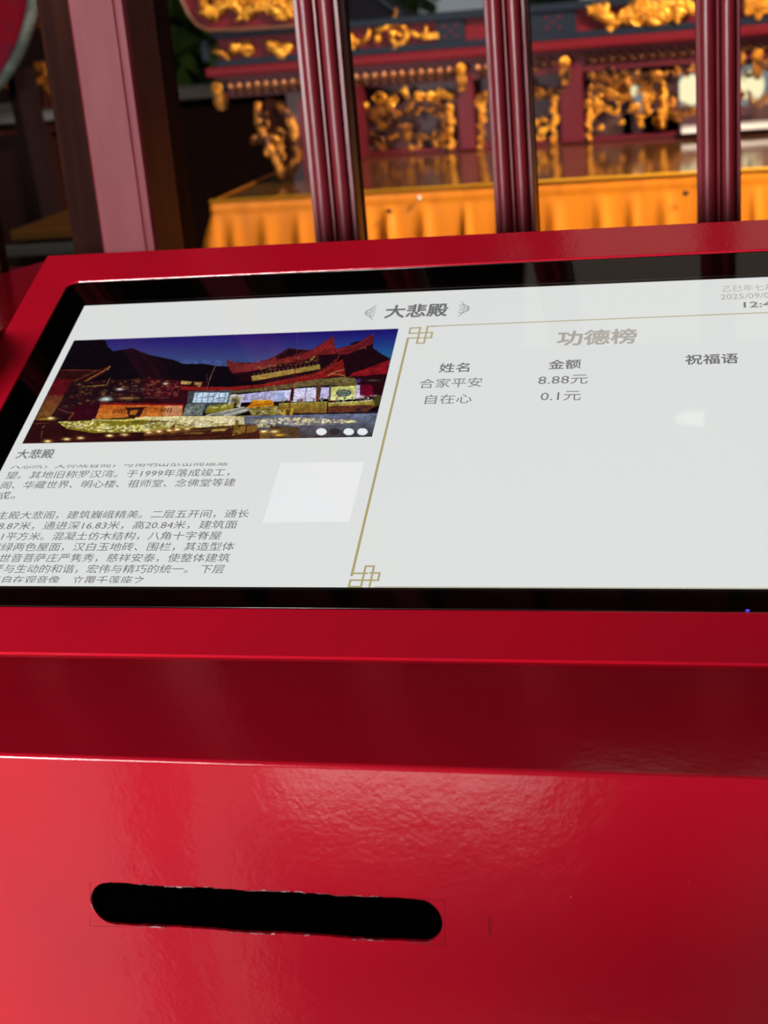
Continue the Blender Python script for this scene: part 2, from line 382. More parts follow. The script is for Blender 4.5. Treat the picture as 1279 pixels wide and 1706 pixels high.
def text(name, s, u0, u1, vc, m, h=None, bold=0.0, clip=None, n=TX, label=None):
    """writing on the display: left edge u0, right edge u1, centre line vc (millimetres)"""
    cu = bpy.data.curves.new(name, 'FONT'); cu.body = s; cu.size = 1; cu.resolution_u = 2
    o = bpy.data.objects.new(name, cu); COL.objects.link(o); bpy.context.view_layer.update()
    me = to_mesh(o); bpy.data.objects.remove(o)
    co = np.empty(len(me.vertices)*3, 'f'); me.vertices.foreach_get('co', co); co = co.reshape(-1, 3)
    x0, x1, y0, y1 = co[:, 0].min(), co[:, 0].max(), co[:, 1].min(), co[:, 1].max()
    k = (u1-u0)/(x1-x0); ky = k if h is None else h/(y1-y0)
    U = u0+(co[:, 0]-x0)*k; V = vc+(co[:, 1]-(y0+y1)/2)*ky
    bm = bmesh.new(); bm.from_mesh(me); bm.verts.ensure_lookup_table()
    for v, a, b in zip(bm.verts, U, V): v.co = (a, b, 0)
    if clip:
        for (axis, val, keep) in clip:
            g = bm.verts[:]+bm.edges[:]+bm.faces[:]
            bmesh.ops.bisect_plane(bm, geom=g, plane_co=(0, val, 0), plane_no=(0, 1 if keep == 'below' else -1, 0), clear_outer=True)
    if bold:                                     # heavier print: the same outlines overprinted with tiny shifts
        e = bold; src = bmesh.new(); tmp = bpy.data.meshes.new('tmp'); bm.to_mesh(tmp); bm.clear(); src.free()
        for dx, dy in ((e, 0), (-e, 0), (0, e), (0, -e), (e*.7, e*.7), (-e*.7, -e*.7), (e*.7, -e*.7), (-e*.7, e*.7)):
            k0 = len(bm.verts); bm.from_mesh(tmp); bm.verts.ensure_lookup_table()
            for v in bm.verts[k0:]: v.co.x += dx; v.co.y += dy
        bpy.data.meshes.remove(tmp)
    for v in bm.verts: v.co = scr(v.co.x/1000, v.co.y/1000, n)
    me = bpy.data.meshes.new(name); bm.to_mesh(me); bm.free()
    o2 = link(name, me, m, DP)
    if label: o2['label'] = label
    return o2
text('title_text', '大悲殿', 217.8, 258.7, 246.6, INK, 14.0, .36, label='bold grey title characters')
text('board_heading', '功德榜', 332.2, 379.8, 211.6, INKL, 14.8, .42, label='large pale taupe heading characters')
text('column_heading', '姓名', 261.3, 280, 185.6, INK, 9.0, .13); text('column_heading', '金额', 328.6, 347.9, 185.6, INK, 9.0, .13); text('column_heading', '祝福语', 409.5, 439.6, 186.4, INK, 9.4, .17)
text('donor_name', '合家平安', 251, 289.4, 170.7, INKD, 9.2); text('donor_name', '自在心', 256.6, 285, 155.3, INKD, 8.9)
text('donated_amount', '8.88元', 323.4, 352.8, 170.7, INKD, 8.7); text('donated_amount', '0.1元', 326, 349.6, 155.4, INKD, 8.7)
text('lunar_date_text', '乙巳年七月', 431.4, 462.0, 257.0, INKL, 6.6); text('date_text', '2025/09/04', 430.2, 463.0, 248.4, INKL, 5.6); text('clock_text', '12:4', 444.0, 460.4, 239.2, INKD, 5.6, .17)
text('caption_text', '大悲殿', 5.6, 30.2, 112.0, INK, 8.4, .13)
P_ = 7.38
def para(s, u0, u1, vc, h=6.9, clip=None): text('paragraph_line', s, u0, u1, vc, INK, h, .0, clip)
para('大悲院，又称观音阁，与南明山依岳阁遥遥', 5.4, 145.5, 101.6, 6.9, [('v', 101.2, 'below')])
para('望。其地旧称罗汉湾。于1999年落成竣工，', 5.6, 148.6, 92.5); para('阁、华藏世界、明心楼、祖师堂、念佛堂等建', 5.6, 154.0, 83.7)
para('成。', 5.6, 18.5, 74.6)
para('主殿大悲阁，建筑巍峨精美。二层五开间，通长', 12.9, 168.5, 57.2)
para('28.87米，通进深16.83米，高20.84米，建筑面', 13.0, 163.4, 48.3); para('61平方米。混凝土仿木结构，八角十字脊屋', 17.6, 156.2, 39.5)
para('黄绿两色屋面，汉白玉地砖、围栏，其造型体', 18.0, 166.0, 30.8); para('观世音菩萨庄严隽秀，慈祥安泰，使整体建筑', 20.0, 165.6, 22.0)
para('严与生动的和谐，宏伟与精巧的统一。 下层', 26.0, 164.4, 13.4); para('奉自在观音像　立覆千莲座之', 27.5, 120.5, 4.6, 6.9, [('v', 2.6, 'above')])
def strokes(name, segs, m, wd, n=TX, parent=None):
    """flat printed lines on the display: poly-lines of (u,v) in millimetres"""
    bm = bmesh.new()
    for pts in segs:
        for (a, b), (c, d) in zip(pts[:-1], pts[1:]):
            L = math.hypot(c-a, d-b) or 1e-6; nx, ny = -(d-b)/L*wd/2, (c-a)/L*wd/2; ex, ey = (c-a)/L*wd/2, (d-b)/L*wd/2
            bm.faces.new([bm.verts.new(scr(x/1000, y/1000, n)) for x, y in ((a-ex+nx, b-ey+ny), (a-ex-nx, b-ey-ny), (c+ex-nx, d+ey-ny), (c+ex+nx, d+ey+ny))])
    me = bpy.data.meshes.new(name); bm.to_mesh(me); bm.free(); return link(name, me, m, parent or DP)
strokes('frame_line', [[(251, 229.0), (474, 230.6)]], LINE, .85); strokes('frame_line', [[(236.9, 9), (236.9, 217.2)]], LINE, 1.5)
strokes('knot_ornament', [[(237, 222.2), (237, 227.9), (243.4, 228.1), (243.4, 211.6), (248.0, 211.6), (248.0, 229.0), (253, 229.0)],
                          [(237, 222.2), (251.9, 222.4), (251.9, 216.9), (246.8, 216.9)], [(236.9, 217.2), (245.0, 217.2)]], LINE, 1.15)
strokes('knot_ornament', [[(236.8, 5.3), (236.8, .5), (243.4, .5), (243.4, 15.6), (248.0, 15.6), (248.0, .4)],
                          [(236.8, 5.3), (251.9, 5.2), (251.9, 10.6), (246.8, 10.6)], [(236.9, 10.3), (245.0, 10.3)]], LINE, 1.15)
strokes('frame_line', [[(251, .5), (474, .5)]], LINE, .5)
def cloud(cu, sgn):
    def q(x, y): return (cu+sgn*x, 246.6+y)
    s = [[q(0, 0), q(3.2, 4.2), q(4.6, 5.2), q(5.4, 7.2), q(6.6, 7.8)], [q(0, 0), q(3.2, -4.2), q(4.6, -5.2), q(5.4, -7.2), q(6.6, -7.8)]]
    for t in (1, -1):
        s.append([q(2.0+1.5*math.cos(a*.7), t*(1.4+1.4*math.sin(a*.7))) for a in range(9)])
        s.append([q(5.2+1.4*math.cos(a*.7), t*(3.1+1.6*math.sin(a*.7))) for a in range(9)])
    s.append([q(3.6, 0), q(6.8, 0)]); return s
strokes('cloud_ornament', cloud(203.9, 1), INKD, .42); strokes('cloud_ornament', cloud(273.0, -1), INKD, .42)
quad('blank_card', CARD, DP, .178, .2283, .0498, .1000, .00002)['label'] = 'blank white square beside the paragraph'

# ---------------------------------------------------------------- the night photograph shown on the display (flat picture)
def night_picture():
    NU, NV = 640, 304
    U0, U1, V0, V1 = 5.3, 229.2, 121.9, 227.8
    uu = np.linspace(U0, U1, NU)/1000; vv = np.linspace(V0, V1, NV)/1000
    UU, VV = np.meshgrid(uu, vv)
    X, Y, Z = UU, VV*VS.y, VV*VS.z
    d = np.stack([X-CAM.x, Y-CAM.y, Z-CAM.z], -1)
    ww = d@np.array(CF); PX = 639.5+FPX*(d@np.array(CR))/ww; PYY = 853-FPX*(d@np.array(CU))/ww
    img = np.zeros((NV, NU, 3)); img[:] = (16, 8, 16)
    rng = np.random.RandomState(4)
    offs = {'A': 30, 'B': 240, 'C': 450}
    def cv(c, x, y): return offs[c]+x/5.814, 540+y/5.814
    def inside(poly):
        m = np.zeros(PX.shape, bool); n = len(poly)
        for i in range(n):
            x0, y0 = poly[i]; x1, y1 = poly[(i+1) % n]
            if y0 == y1: continue
            c = ((y0 > PYY) != (y1 > PYY)) & (PX < (x1-x0)*(PYY-y0)/(y1-y0)+x0); m ^= c
        return m
    def poly(c, pts, col, noise=0, col2=None):
        P = [cv(c, *p) for p in pts]; m = inside(P)
        if not m.any(): return
        a = np.array(col, float)
        if col2 is not None:                       # top-to-bottom blend inside the shape
            y0 = PYY[m].min(); y1 = PYY[m].max(); t = ((PYY[m]-y0)/(y1-y0+1e-6))[:, None]; a = a*(1-t)+np.array(col2)*t
        img[m] = a
        if noise: img[m] *= (1+rng.uniform(-noise, noise, m.sum()))[:, None]
    def line(c, pts, col, wd=.8, al=1.0):
        P = [cv(c, *p) for p in pts]
        for (x0, y0), (x1, y1) in zip(P[:-1], P[1:]):
            L2 = (x1-x0)**2+(y1-y0)**2+1e-9; t = np.clip(((PX-x0)*(x1-x0)+(PYY-y0)*(y1-y0))/L2, 0, 1)
            dd = np.hypot(PX-x0-t*(x1-x0), PYY-y0-t*(y1-y0)); k = (np.clip(1.3-dd/wd, 0, 1)*al)[..., None]
            img[:] = img*(1-k)+np.array(col)*k
    def glow(c, x, y, rx, ry, col, hard=False):
        a, b = cv(c, x, y); rr = ((PX-a)/(rx/5.814))**2+((PYY-b)/(ry/5.814))**2
        k = ((rr < 1)*1.0 if hard else np.exp(-rr*1.2))[..., None]; img[:] = img*(1-k)+np.array(col)*k
    def speck(c, pts, cols, n, s=(4, 9), el=1.6):
        P = [p for p in pts]; xs = [p[0] for p in P]; ys = [p[1] for p in P]
        from_poly = [cv(c, *p) for p in P]
        for _ in range(n):
            x = rng.uniform(min(xs), max(xs)); y = rng.uniform(min(ys), max(ys))
            # keep only those inside
            ok = False; j = len(P)-1
            for i in range(len(P)):
                if (P[i][1] > y) != (P[j][1] > y) and x < (P[j][0]-P[i][0])*(y-P[i][1])/(P[j][1]-P[i][1])+P[i][0]: ok = not ok
                j = i
            if not ok: continue
            a, b = cv(c, x, y); r = rng.uniform(*s)/5.814
            i0 = int(np.clip((uv(a, b)[0]*1000-U0)/(U1-U0)*NU, 0, NU-1)); j0 = int(np.clip((uv(a, b)[1]*1000-V0)/(V1-V0)*NV, 0, NV-1))
            sl = (slice(max(0, j0-9), j0+10), slice(max(0, i0-12), i0+13))
            rr = ((PX[sl]-a)/(r*el))**2+((PYY[sl]-b)/r)**2; k = np.exp(-rr*1.5)[..., None]
            img[sl] = img[sl]*(1-k)+np.array(cols[rng.randint(len(cols))])*k
    # sky
    poly('A', [(830, 100), (870, 220), (920, 262), (1000, 250), (1110, 232), (1180, 262), (1279, 300), (1500, 345), (1600, 385), (1800, 385), (1930, 405), (2030, 410), (2100, 370), (2500, 380), (3800, 400), (3800, 0), (830, 0)], (32, 12, 105), 0, (64, 82, 128))
    right = inside([cv('C', 0, 60), cv('C', 1300, 0), cv('C', 1300, 400), cv('C', 0, 400)])
    tt = np.clip((PYY-(557-.055*(PX-450)))/50, 0, 1)[..., None]; hx = np.clip((PX-470)/130, 0, 1)[..., None]
    sky = (1-tt)*(np.array((38, 22, 108))*(1-hx)+np.array((30, 14, 106))*hx)+tt*(np.array((70, 84, 130))*(1-hx)+np.array((36, 96, 146))*hx)
    img[right] = sky[right]
    # far hill, left buildings
    poly('A', [(0, 200), (900, 280), (1279, 330), (1279, 560), (0, 560)], (12, 5, 14)) if False else None
    poly('A', [(390, 436), (760, 440), (890, 405), (870, 462), (700, 545), (480, 672), (300, 640)], (46, 14, 16), .2)
    poly('A', [(360, 525), (545, 540), (440, 690), (290, 690)], (84, 14, 22), .1)
    line('A', [(420, 446), (800, 450)], (120, 52, 40), .6); line('A', [(890, 412), (820, 460), (640, 560), (475, 668)], (150, 92, 48), 1.1); line('A', [(760, 452), (560, 545), (480, 650)], (110, 66, 34), .7)
    line('A', [(890, 405), (870, 450)], (150, 110, 50), .6)
    for i in range(8): line('A', [(560+i*35, 540-i*11), (520+i*38, 640-i*22)], (90, 34, 22), .4, .7)
    poly('A', [(285, 685), (455, 690), (320, 895), (175, 905)], (92, 44, 30), .1, (120, 80, 34))
    poly('A', [(520, 560), (1279, 520), (1279, 760), (330, 900)], (34, 14, 20), .3)
    speck('A', [(560, 570), (1279, 520), (1279, 740), (420, 830)], [(120, 84, 44), (96, 44, 30), (70, 60, 46), (60, 20, 26), (20, 10, 18)], 260, (4, 11), 2.2)
    line('A', [(660, 605), (860, 590), (890, 520)], (130, 100, 50), .6); glow('A', 850, 728, 55, 22, (196, 228, 214)); glow('A', 985, 632, 42, 12, (226, 230, 214)); glow('A', 1060, 718, 90, 14, (140, 110, 60)); glow('A', 1230, 630, 50, 14, (120, 70, 50))
    poly('A', [(560, 780), (800, 770), (740, 915), (460, 930)], (50, 8, 22), .1)
    line('A', [(390, 820), (500, 862), (545, 858)], (130, 70, 60), .5); line('A', [(540, 860), (490, 925)], (130, 96, 40), .7)
    # centre-left roofs
    poly('B', [(0, 520), (600, 560), (620, 640), (480, 660), (400, 780), (0, 780)], (44, 10, 18), .2)
    speck('B', [(0, 540), (340, 560), (330, 700), (0, 700)], [(100, 28, 36), (80, 20, 30), (130, 80, 50)], 90, (5, 10), 2.4)
    line('B', [(240, 690), (330, 560)], (130, 40, 60), .7); line('B', [(300, 710), (380, 570)], (120, 40, 56), .7); line('B', [(0, 712), (240, 716)], (90, 70, 76), .5); glow('B', 205, 577, 24, 10, (244, 236, 220))
    poly('B', [(365, 550), (465, 560), (440, 586), (350, 580)], (172, 142, 78)); poly('B', [(480, 560), (562, 565), (535, 640), (450, 640), (500, 600)], (150, 118, 66)); poly('B', [(470, 585), (520, 590), (500, 640), (450, 640)], (50, 20, 22))
    # main hall: upper roof
    poly('C', [(-420, 400), (-100, 380), (0, 335), (180, 232), (385, 256), (500, 190), (605, 112), (632, 240), (780, 205), (900, 150), (1002, 92), (996, 232), (1080, 290), (1165, 335), (1120, 500), (700, 520), (0, 560), (-300, 560)], (30, 8, 16), .15)
    poly('B', [(803, 344), (870, 372), (1000, 380), (1100, 368), (1200, 340), (1279, 306), (1279, 400), (1100, 442), (960, 470), (860, 482), (830, 440), (806, 400)], (104, 30, 34), .12)
    for i in range(7): line('B', [(812+i*8, 372+i*14), (1000, 400+i*9), (1279, 335+i*12)], (140, 52, 50), .45, .8)
    poly('C', [(0, 350), (190, 325), (390, 262), (500, 192), (606, 112), (622, 200), (634, 290), (480, 300), (300, 360), (0, 400)], (110, 26, 30), .12)
    for i in range(9): line('C', [(40+i*62, 378-i*14), (130+i*62, 330-i*21)], (150, 46, 42), .5, .8)
    for i in range(4): line('C', [(0, 360+i*14), (250, 320+i*12), (480, 220+i*20), (600, 130+i*30)], (136, 34, 36), .5, .7)
    line('C', [(0, 345), (180, 240), (385, 258)], (66, 20, 30), 1.2)
    poly('C', [(632, 242), (780, 206), (900, 152), (1002, 92), (992, 190), (900, 232), (760, 290), (650, 300)], (92, 22, 30), .15)
    line('C', [(640, 262), (820, 215), (995, 105)], (130, 36, 40), .8); line('C', [(860, 245), (920, 225), (930, 240)], (150, 90, 60), .4)
    poly('C', [(770, 190), (860, 160), (860, 180), (780, 205)], (20, 12, 18))
    poly('C', [(800, 470), (900, 440), (1160, 345), (1130, 480), (920, 500), (760, 512)], (124, 18, 26), .12)
    for i in range(5): line('C', [(800+i*40, 492-i*4), (940+i*45, 440-i*10)], (160, 36, 36), .5, .7)
    speck('C', [(0, 365), (260, 330), (470, 300), (470, 360), (0, 430)], [(150, 120, 60), (96, 70, 40), (40, 16, 16), (120, 50, 34)], 120, (5, 10), 1.8)
    speck('B', [(1060, 420), (1279, 390), (1279, 440), (1060, 470)], [(140, 110, 60), (90, 60, 40)], 30, (5, 9), 1.8)
    poly('C', [(-180, 508), (480, 395), (484, 436), (-172, 552)], (150, 122, 58), .15); line('C', [(-180, 508), (480, 395)], (196, 164, 84), .5)
    for i in range(16): line('C', [(-160+i*41, 500-i*7), (-156+i*41, 478-i*7)], (150, 130, 70), .5, .8)
    # second roof and bracket band
    poly('C', [(0, 578), (260, 522), (420, 490), (560, 430), (640, 380), (702, 338), (716, 420), (730, 505), (600, 505), (300, 562), (0, 604), (-500, 660), (-640, 640), (-860, 640), (-870, 605), (-400, 610)], (122, 24, 24), .12)
    for i in range(20): line('C', [(-60+i*36, 588-i*6.5-(max(0, i-12)**2)*1.4), (-20+i*36, 570-i*8-(max(0, i-12)**2)*2.2)], (196, 60, 44), .45, .9)
    line('C', [(560, 500), (640, 460), (720, 440)], (190, 150, 90), .5); line('C', [(580, 480), (680, 490), (726, 506)], (180, 140, 80), .5)
    poly('C', [(-400, 655), (0, 604), (300, 562), (450, 535), (730, 510), (830, 530), (845, 600), (480, 592), (0, 642), (-380, 670)], (96, 84, 46), .3)
    speck('C', [(-400, 655), (0, 604), (450, 535), (820, 520), (840, 590), (480, 590), (0, 640), (-380, 668)], [(166, 150, 80), (120, 100, 50), (40, 30, 30), (90, 80, 90)], 330, (4, 9), 1.5)
    poly('C', [(840, 525), (1120, 480), (1095, 640), (1060, 742), (870, 700)], (40, 8, 18), .1); poly('C', [(880, 590), (990, 590), (1000, 700), (880, 700)], (100, 8, 34)); glow('C', 1000, 545, 70, 8, (60, 80, 60)); glow('C', 850, 550, 26, 22, (72, 60, 120))
    # lit windows
    poly('C', [(-370, 690), (0, 650), (0, 752), (-395, 762)], (176, 172, 214), .06); poly('C', [(0, 648), (200, 638), (188, 745), (0, 752)], (206, 204, 236), .05)
    for i in range(9): line('C', [(-360+i*62, 690-i*6), (-372+i*62, 756)], (130, 120, 160), .6, .8)
    poly('C', [(30, 670), (150, 660), (142, 735), (24, 742)], (150, 164, 204)); poly('C', [(235, 628), (452, 612), (442, 748), (220, 752)], (214, 212, 242), .04); line('C', [(350, 622), (335, 745)], (120, 110, 170), .9); line('C', [(290, 626), (278, 748)], (180, 176, 220), .5)
    poly('C', [(448, 585), (492, 585), (474, 752), (438, 752)], (92, 54, 44), .1); poly('C', [(494, 612), (572, 612), (566, 722), (480, 728)], (196, 186, 230), .05); poly('C', [(572, 580), (592, 580), (584, 744), (566, 744)], (84, 60, 56))
    poly('C', [(592, 608), (832, 598), (822, 726), (582, 742)], (202, 204, 112), .04, (216, 220, 160)); glow('C', 712, 668, 74, 34, (58, 72, 66), True); glow('C', 712, 668, 60, 26, (112, 124, 120), True)
    speck('C', [(660, 650), (770, 650), (770, 688), (660, 688)], [(60, 70, 64), (150, 160, 150)], 40, (3, 6), 1.4)
    poly('C', [(832, 590), (868, 590), (868, 720), (826, 724)], (190, 172, 206))
    line('B', [(690, 405), (640, 520), (605, 640)], (130, 92, 70), .6); line('B', [(603, 480), (612, 560)], (96, 60, 60), .45)
    poly('B', [(430, 650), (850, 640), (860, 800), (400, 880)], (62, 66, 72), .12)
    poly('B', [(492, 664), (822, 664), (802, 762), (468, 764)], (186, 208, 230), .05); 
    for i in range(6): line('B', [(520+i*54, 670), (500+i*54, 760)], (70, 84, 104), .7, .8)
    line('B', [(545, 715), (680, 700)], (90, 104, 120), .8); line('B', [(700, 720), (780, 712)], (80, 92, 110), 1.0); line('B', [(470, 765), (800, 763)], (60, 64, 76), .8)
    poly('B', [(832, 688), (880, 678), (962, 690), (930, 806), (806, 790)], (196, 190, 186), .05); poly('B', [(850, 712), (900, 700), (936, 716), (915, 800), (836, 790)], (150, 134, 84)); glow('B', 880, 740, 34, 20, (60, 66, 72)); poly('B', [(872, 760), (902, 760), (892, 806), (866, 806)], (44, 40, 42))
    poly('B', [(410, 775), (600, 770), (560, 884), (370, 886)], (104, 112, 112), .12); speck('B', [(420, 780), (590, 780), (560, 880), (390, 880)], [(150, 160, 160), (60, 66, 66), (140, 150, 110)], 60, (5, 10), 1.5)
    poly('B', [(612, 800), (700, 780), (868, 770), (864, 832), (700, 856), (590, 866)], (124, 116, 36), .15); speck('B', [(612, 795), (868, 768), (864, 800), (612, 820)], [(220, 216, 150), (160, 150, 70)], 50, (5, 9), 1.5)
    poly('B', [(590, 884), (740, 850), (960, 800), (1060, 826), (860, 890)], (136, 134, 122), .1); line('B', [(600, 884), (780, 842), (960, 806)], (210, 206, 190), .7); line('B', [(780, 888), (1000, 826)], (190, 190, 196), .9)
    poly('B', [(1000, 800), (1279, 790), (1400, 820), (1330, 880), (1040, 884)], (126, 112, 48), .2); speck('B', [(1000, 800), (1400, 800), (1330, 880), (1040, 880)], [(196, 180, 110), (70, 50, 30), (180, 176, 160)], 90, (4, 9), 1.6)
    poly('B', [(1040, 738), (1235, 734), (1256, 766), (1250, 792), (988, 812), (1030, 775)], (214, 132, 22), .08); line('B', [(1040, 742), (1230, 738)], (246, 190, 60), 1); line('B', [(1000, 795), (1240, 770)], (120, 70, 20), .7)
    # orange wall
    poly('A', [(800, 778), (1600, 785), (1588, 888), (1279, 900), (748, 918)], (178, 84, 28), .06, (196, 118, 44)); poly('B', [(200, 790), (372, 792), (350, 886), (180, 888)], (196, 132, 92), .04)
    poly('A', [(795, 762), (1610, 775), (1600, 790), (790, 782)], (120, 20, 24))
    for i in range(6): line('A', [(940+i*28, 826), (915+i*28, 862)], (74, 24, 18), 1.1)
    for i in range(4): line('B', [(178+i*30, 816), (162+i*30, 850)], (84, 34, 22), 1.0)
    poly('A', [(1050, 812), (1230, 812), (1215, 830), (1180, 900), (1070, 900), (1060, 850)], (52, 22, 20)); poly('A', [(1088, 838), (1160, 832), (1140, 880), (1080, 880)], (170, 96, 30)); line('A', [(1040, 815), (1240, 808)], (36, 16, 18), 1.2)
    poly('A', [(1040, 900), (1140, 895), (1130, 950), (1020, 952)], (50, 24, 16))
    # lights on the ground
    poly('A', [(385, 946), (760, 930), (1279, 905), (1279, 1046), (1000, 1052), (720, 1054), (470, 1012)], (128, 112, 30), .1); poly('B', [(0, 900), (700, 890), (1279, 885), (1279, 1010), (880, 985), (460, 1010), (0, 1045)], (150, 136, 60), .1)
    speck('A', [(400, 950), (700, 930), (900, 968), (820, 1040), (640, 1020), (430, 990)], [(255, 250, 200), (240, 226, 140), (140, 120, 40)], 300, (3, 7), 2.0)
    speck('A', [(820, 985), (1279, 980), (1279, 1035), (760, 1046)], [(255, 250, 205), (235, 220, 130)], 160, (4, 8), 2.0)
    line('A', [(720, 925), (1000, 935), (1279, 915)], (236, 222, 130), .9); line('A', [(1140, 915), (1279, 905)], (250, 240, 180), 1.3)
    poly('A', [(1100, 945), (1279, 935), (1600, 935), (1500, 955), (1100, 965)], (96, 88, 30))
    poly('B', [(0, 898), (560, 890), (880, 890), (880, 930), (360, 950), (0, 925)], (226, 212, 156), .06); poly('B', [(350, 930), (900, 900), (1279, 895), (1279, 940), (860, 975), (540, 1000), (400, 960)], (214, 200, 158), .12)
    speck('B', [(0, 955), (400, 950), (860, 930), (860, 985), (520, 1000), (0, 990)], [(255, 252, 220), (236, 220, 140), (110, 90, 40)], 330, (3, 7), 2.0)
    poly('C', [(-250, 890), (0, 884), (1045, 862), (975, 1104), (-250, 1120)], (104, 112, 140), .05, (58, 54, 54)); poly('C', [(-230, 920), (250, 900), (800, 930), (790, 965), (430, 985), (-230, 960)], (112, 110, 118), .08)
    speck('B', [(1080, 930), (1279, 915), (1279, 1010), (1100, 1000)], [(240, 226, 160), (170, 150, 90), (200, 196, 190)], 120, (4, 8), 1.8)
    speck('C', [(0, 915), (260, 905), (420, 960), (320, 985), (0, 960)], [(250, 240, 190), (190, 176, 140)], 130, (4, 8), 1.8); speck('C', [(260, 910), (800, 932), (790, 958), (500, 960), (250, 935)], [(255, 248, 200), (236, 210, 130)], 170, (3, 7), 1.8)
    glow('C', 780, 944, 60, 12, (250, 236, 150)); line('C', [(280, 988), (60, 920)], (120, 124, 150), .8)
    # balustrades
    poly('C', [(80, 775), (550, 762), (546, 864), (110, 862)], (140, 122, 42), .1, (112, 78, 34)); line('C', [(90, 772), (550, 756)], (196, 186, 96), .9)
    poly('C', [(562, 790), (1012, 776), (1010, 800), (930, 850), (560, 866)], (92, 46, 30), .12); poly('C', [(562, 762), (1012, 736), (1015, 782), (562, 796)], (150, 136, 58), .15)
    for i in range(12): line('C', [(120+i*75, 775-i*3), (120+i*75, 738-i*3)], (110, 110, 56), 1.4, .9)
    for i in range(7): line('C', [(580+i*60, 768-i*4), (620+i*60, 764-i*4)], (226, 220, 190), .5)
    speck('C', [(120, 725), (560, 700), (1060, 690), (1060, 740), (560, 750), (130, 760)], [(200, 60, 40), (60, 60, 30), (230, 220, 230), (40, 30, 24)], 60, (5, 10), 1.2)
    glow('C', 885, 705, 34, 16, (236, 226, 240)); glow('C', 1020, 698, 30, 12, (210, 200, 206)); glow('C', 160, 748, 22, 16, (34, 26, 26)); glow('C', 305, 738, 22, 16, (70, 26, 24)); glow('C', 855, 828, 34, 20, (50, 20, 26)); glow('C', 900, 808, 34, 20, (70, 36, 40))
    poly('C', [(1000, 700), (1080, 690), (1060, 790), (1010, 800)], (70, 66, 30), .1); poly('C', [(560, 858), (1045, 842), (1040, 866), (560, 872)], (34, 26, 34))
    line('C', [(262, 250), (238, 470), (212, 640), (186, 810)], (92, 22, 28), 1.0); line('C', [(262, 90), (262, 250)], (64, 56, 120), .6)
    poly('C', [(130, 815), (165, 815), (150, 884), (118, 884)], (160, 132, 40)); poly('C', [(200, 812), (230, 812), (215, 884), (186, 884)], (170, 140, 40)); poly('C', [(155, 830), (200, 830), (190, 880), (150, 880)], (80, 56, 26))
    # foreground slope
    poly('A', [(0, 900), (330, 900), (440, 1010), (700, 1056), (1279, 1050), (1279, 1160), (0, 1180)], (44, 14, 16), .2); poly('B', [(0, 1048), (300, 1010), (560, 1020), (880, 978), (1080, 975), (1120, 1035), (1279, 1075), (1600, 1100), (1600, 1160), (0, 1150)], (66, 30, 20), .2)
    poly('B', [(880, 1000), (985, 985), (975, 1052), (850, 1084)], (128, 92, 38), .1); poly('B', [(1000, 985), (1085, 975), (1110, 1020), (1060, 1048), (985, 1052)], (120, 84, 36), .1); poly('B', [(660, 1020), (820, 1010), (780, 1034), (650, 1042)], (170, 138, 70)); poly('B', [(400, 1048), (590, 1048), (560, 1068), (390, 1066)], (110, 76, 36))
    poly('B', [(1120, 1040), (1279, 1060), (1279, 1140), (1120, 1130)], (104, 72, 40), .2); line('B', [(0, 1075), (460, 1035), (860, 1000)], (120, 84, 40), .7); line('B', [(0, 1100), (500, 1080), (900, 1060)], (40, 14, 14), 1.2); line('B', [(230, 1060), (290, 990)], (60, 30, 16), 2.2); poly('B', [(885, 930), (920, 930), (910, 990), (870, 1070), (858, 1060)], (110, 90, 30))
    poly('C', [(0, 985), (280, 1000), (300, 1104), (0, 1120)], (84, 62, 40), .25); glow('C', 40, 1042, 40, 12, (240, 190, 70)); glow('C', 90, 1075, 60, 12, (210, 160, 50))
    line('A', [(150, 965), (300, 960)], (110, 60, 40), .5); line('A', [(230, 1010), (260, 985)], (150, 120, 90), .5); line('A', [(235, 1030), (225, 1100)], (110, 80, 60), .5)
    for c, x, y in (('A', 320, 912), ('A', 285, 1135), ('A', 470, 1115), ('A', 605, 1104), ('A', 885, 1081), ('A', 1030, 1071), ('A', 1268, 1050), ('B', 145, 1040), ('B', 245, 1030), ('B', 325, 1022), ('B', 415, 1015), ('B', 1160, 1040), ('B', 1262, 1040)):
        glow(c, x, y, 46, 17, (196, 140, 60)); glow(c, x, y, 26, 9, (255, 246, 200))
    glow('A', 250, 918, 120, 14, (170, 130, 50)); glow('A', 320, 912, 30, 10, (255, 240, 190))
    gr = np.ones(PX.shape)                      # uneven grain of a small night exposure
    for cell, am in ((3, .16), (6, .14), (14, .10)):
        g = rng.uniform(-1, 1, (NV//cell+3, NU//cell+3)); yy = np.arange(NV)/cell; xx = np.arange(NU)/cell; y0 = yy.astype(int); x0 = xx.astype(int); fy = (yy-y0)[:, None]; fx = (xx-x0)[None, :]
        gr += am*(g[y0][:, x0]*(1-fy)*(1-fx)+g[y0+1][:, x0]*fy*(1-fx)+g[y0][:, x0+1]*(1-fy)*fx+g[y0+1][:, x0+1]*fy*fx)
    skym = (img[..., 2] > img[..., 0]*1.15) & (PYY < 600); gr = np.where(skym, 1+(gr-1)*.15, gr); img *= gr[..., None]
    for x, col in ((495, (236, 240, 244)), (625, (52, 44, 46)), (760, (236, 240, 244)), (893, (236, 240, 244))): glow('C', x, 1043, 50, 34, col, True)
    col = np.clip(img/255, 0, 1); col = np.where(col <= .04045, col/12.92, ((col+.055)/1.055)**2.4)
    n = TX
    co = np.stack([UU, VV*VS.y+NS.y*n, VV*VS.z+NS.z*n], -1).reshape(-1, 3)
    idx = np.arange(NU*NV).reshape(NV, NU); f = np.stack([idx[:-1, :-1], idx[:-1, 1:], idx[1:, 1:], idx[1:, :-1]], -1).reshape(-1, 4)
    me = bpy.data.meshes.new('night_photograph'); me.vertices.add(len(co)); me.vertices.foreach_set('co', co.ravel())
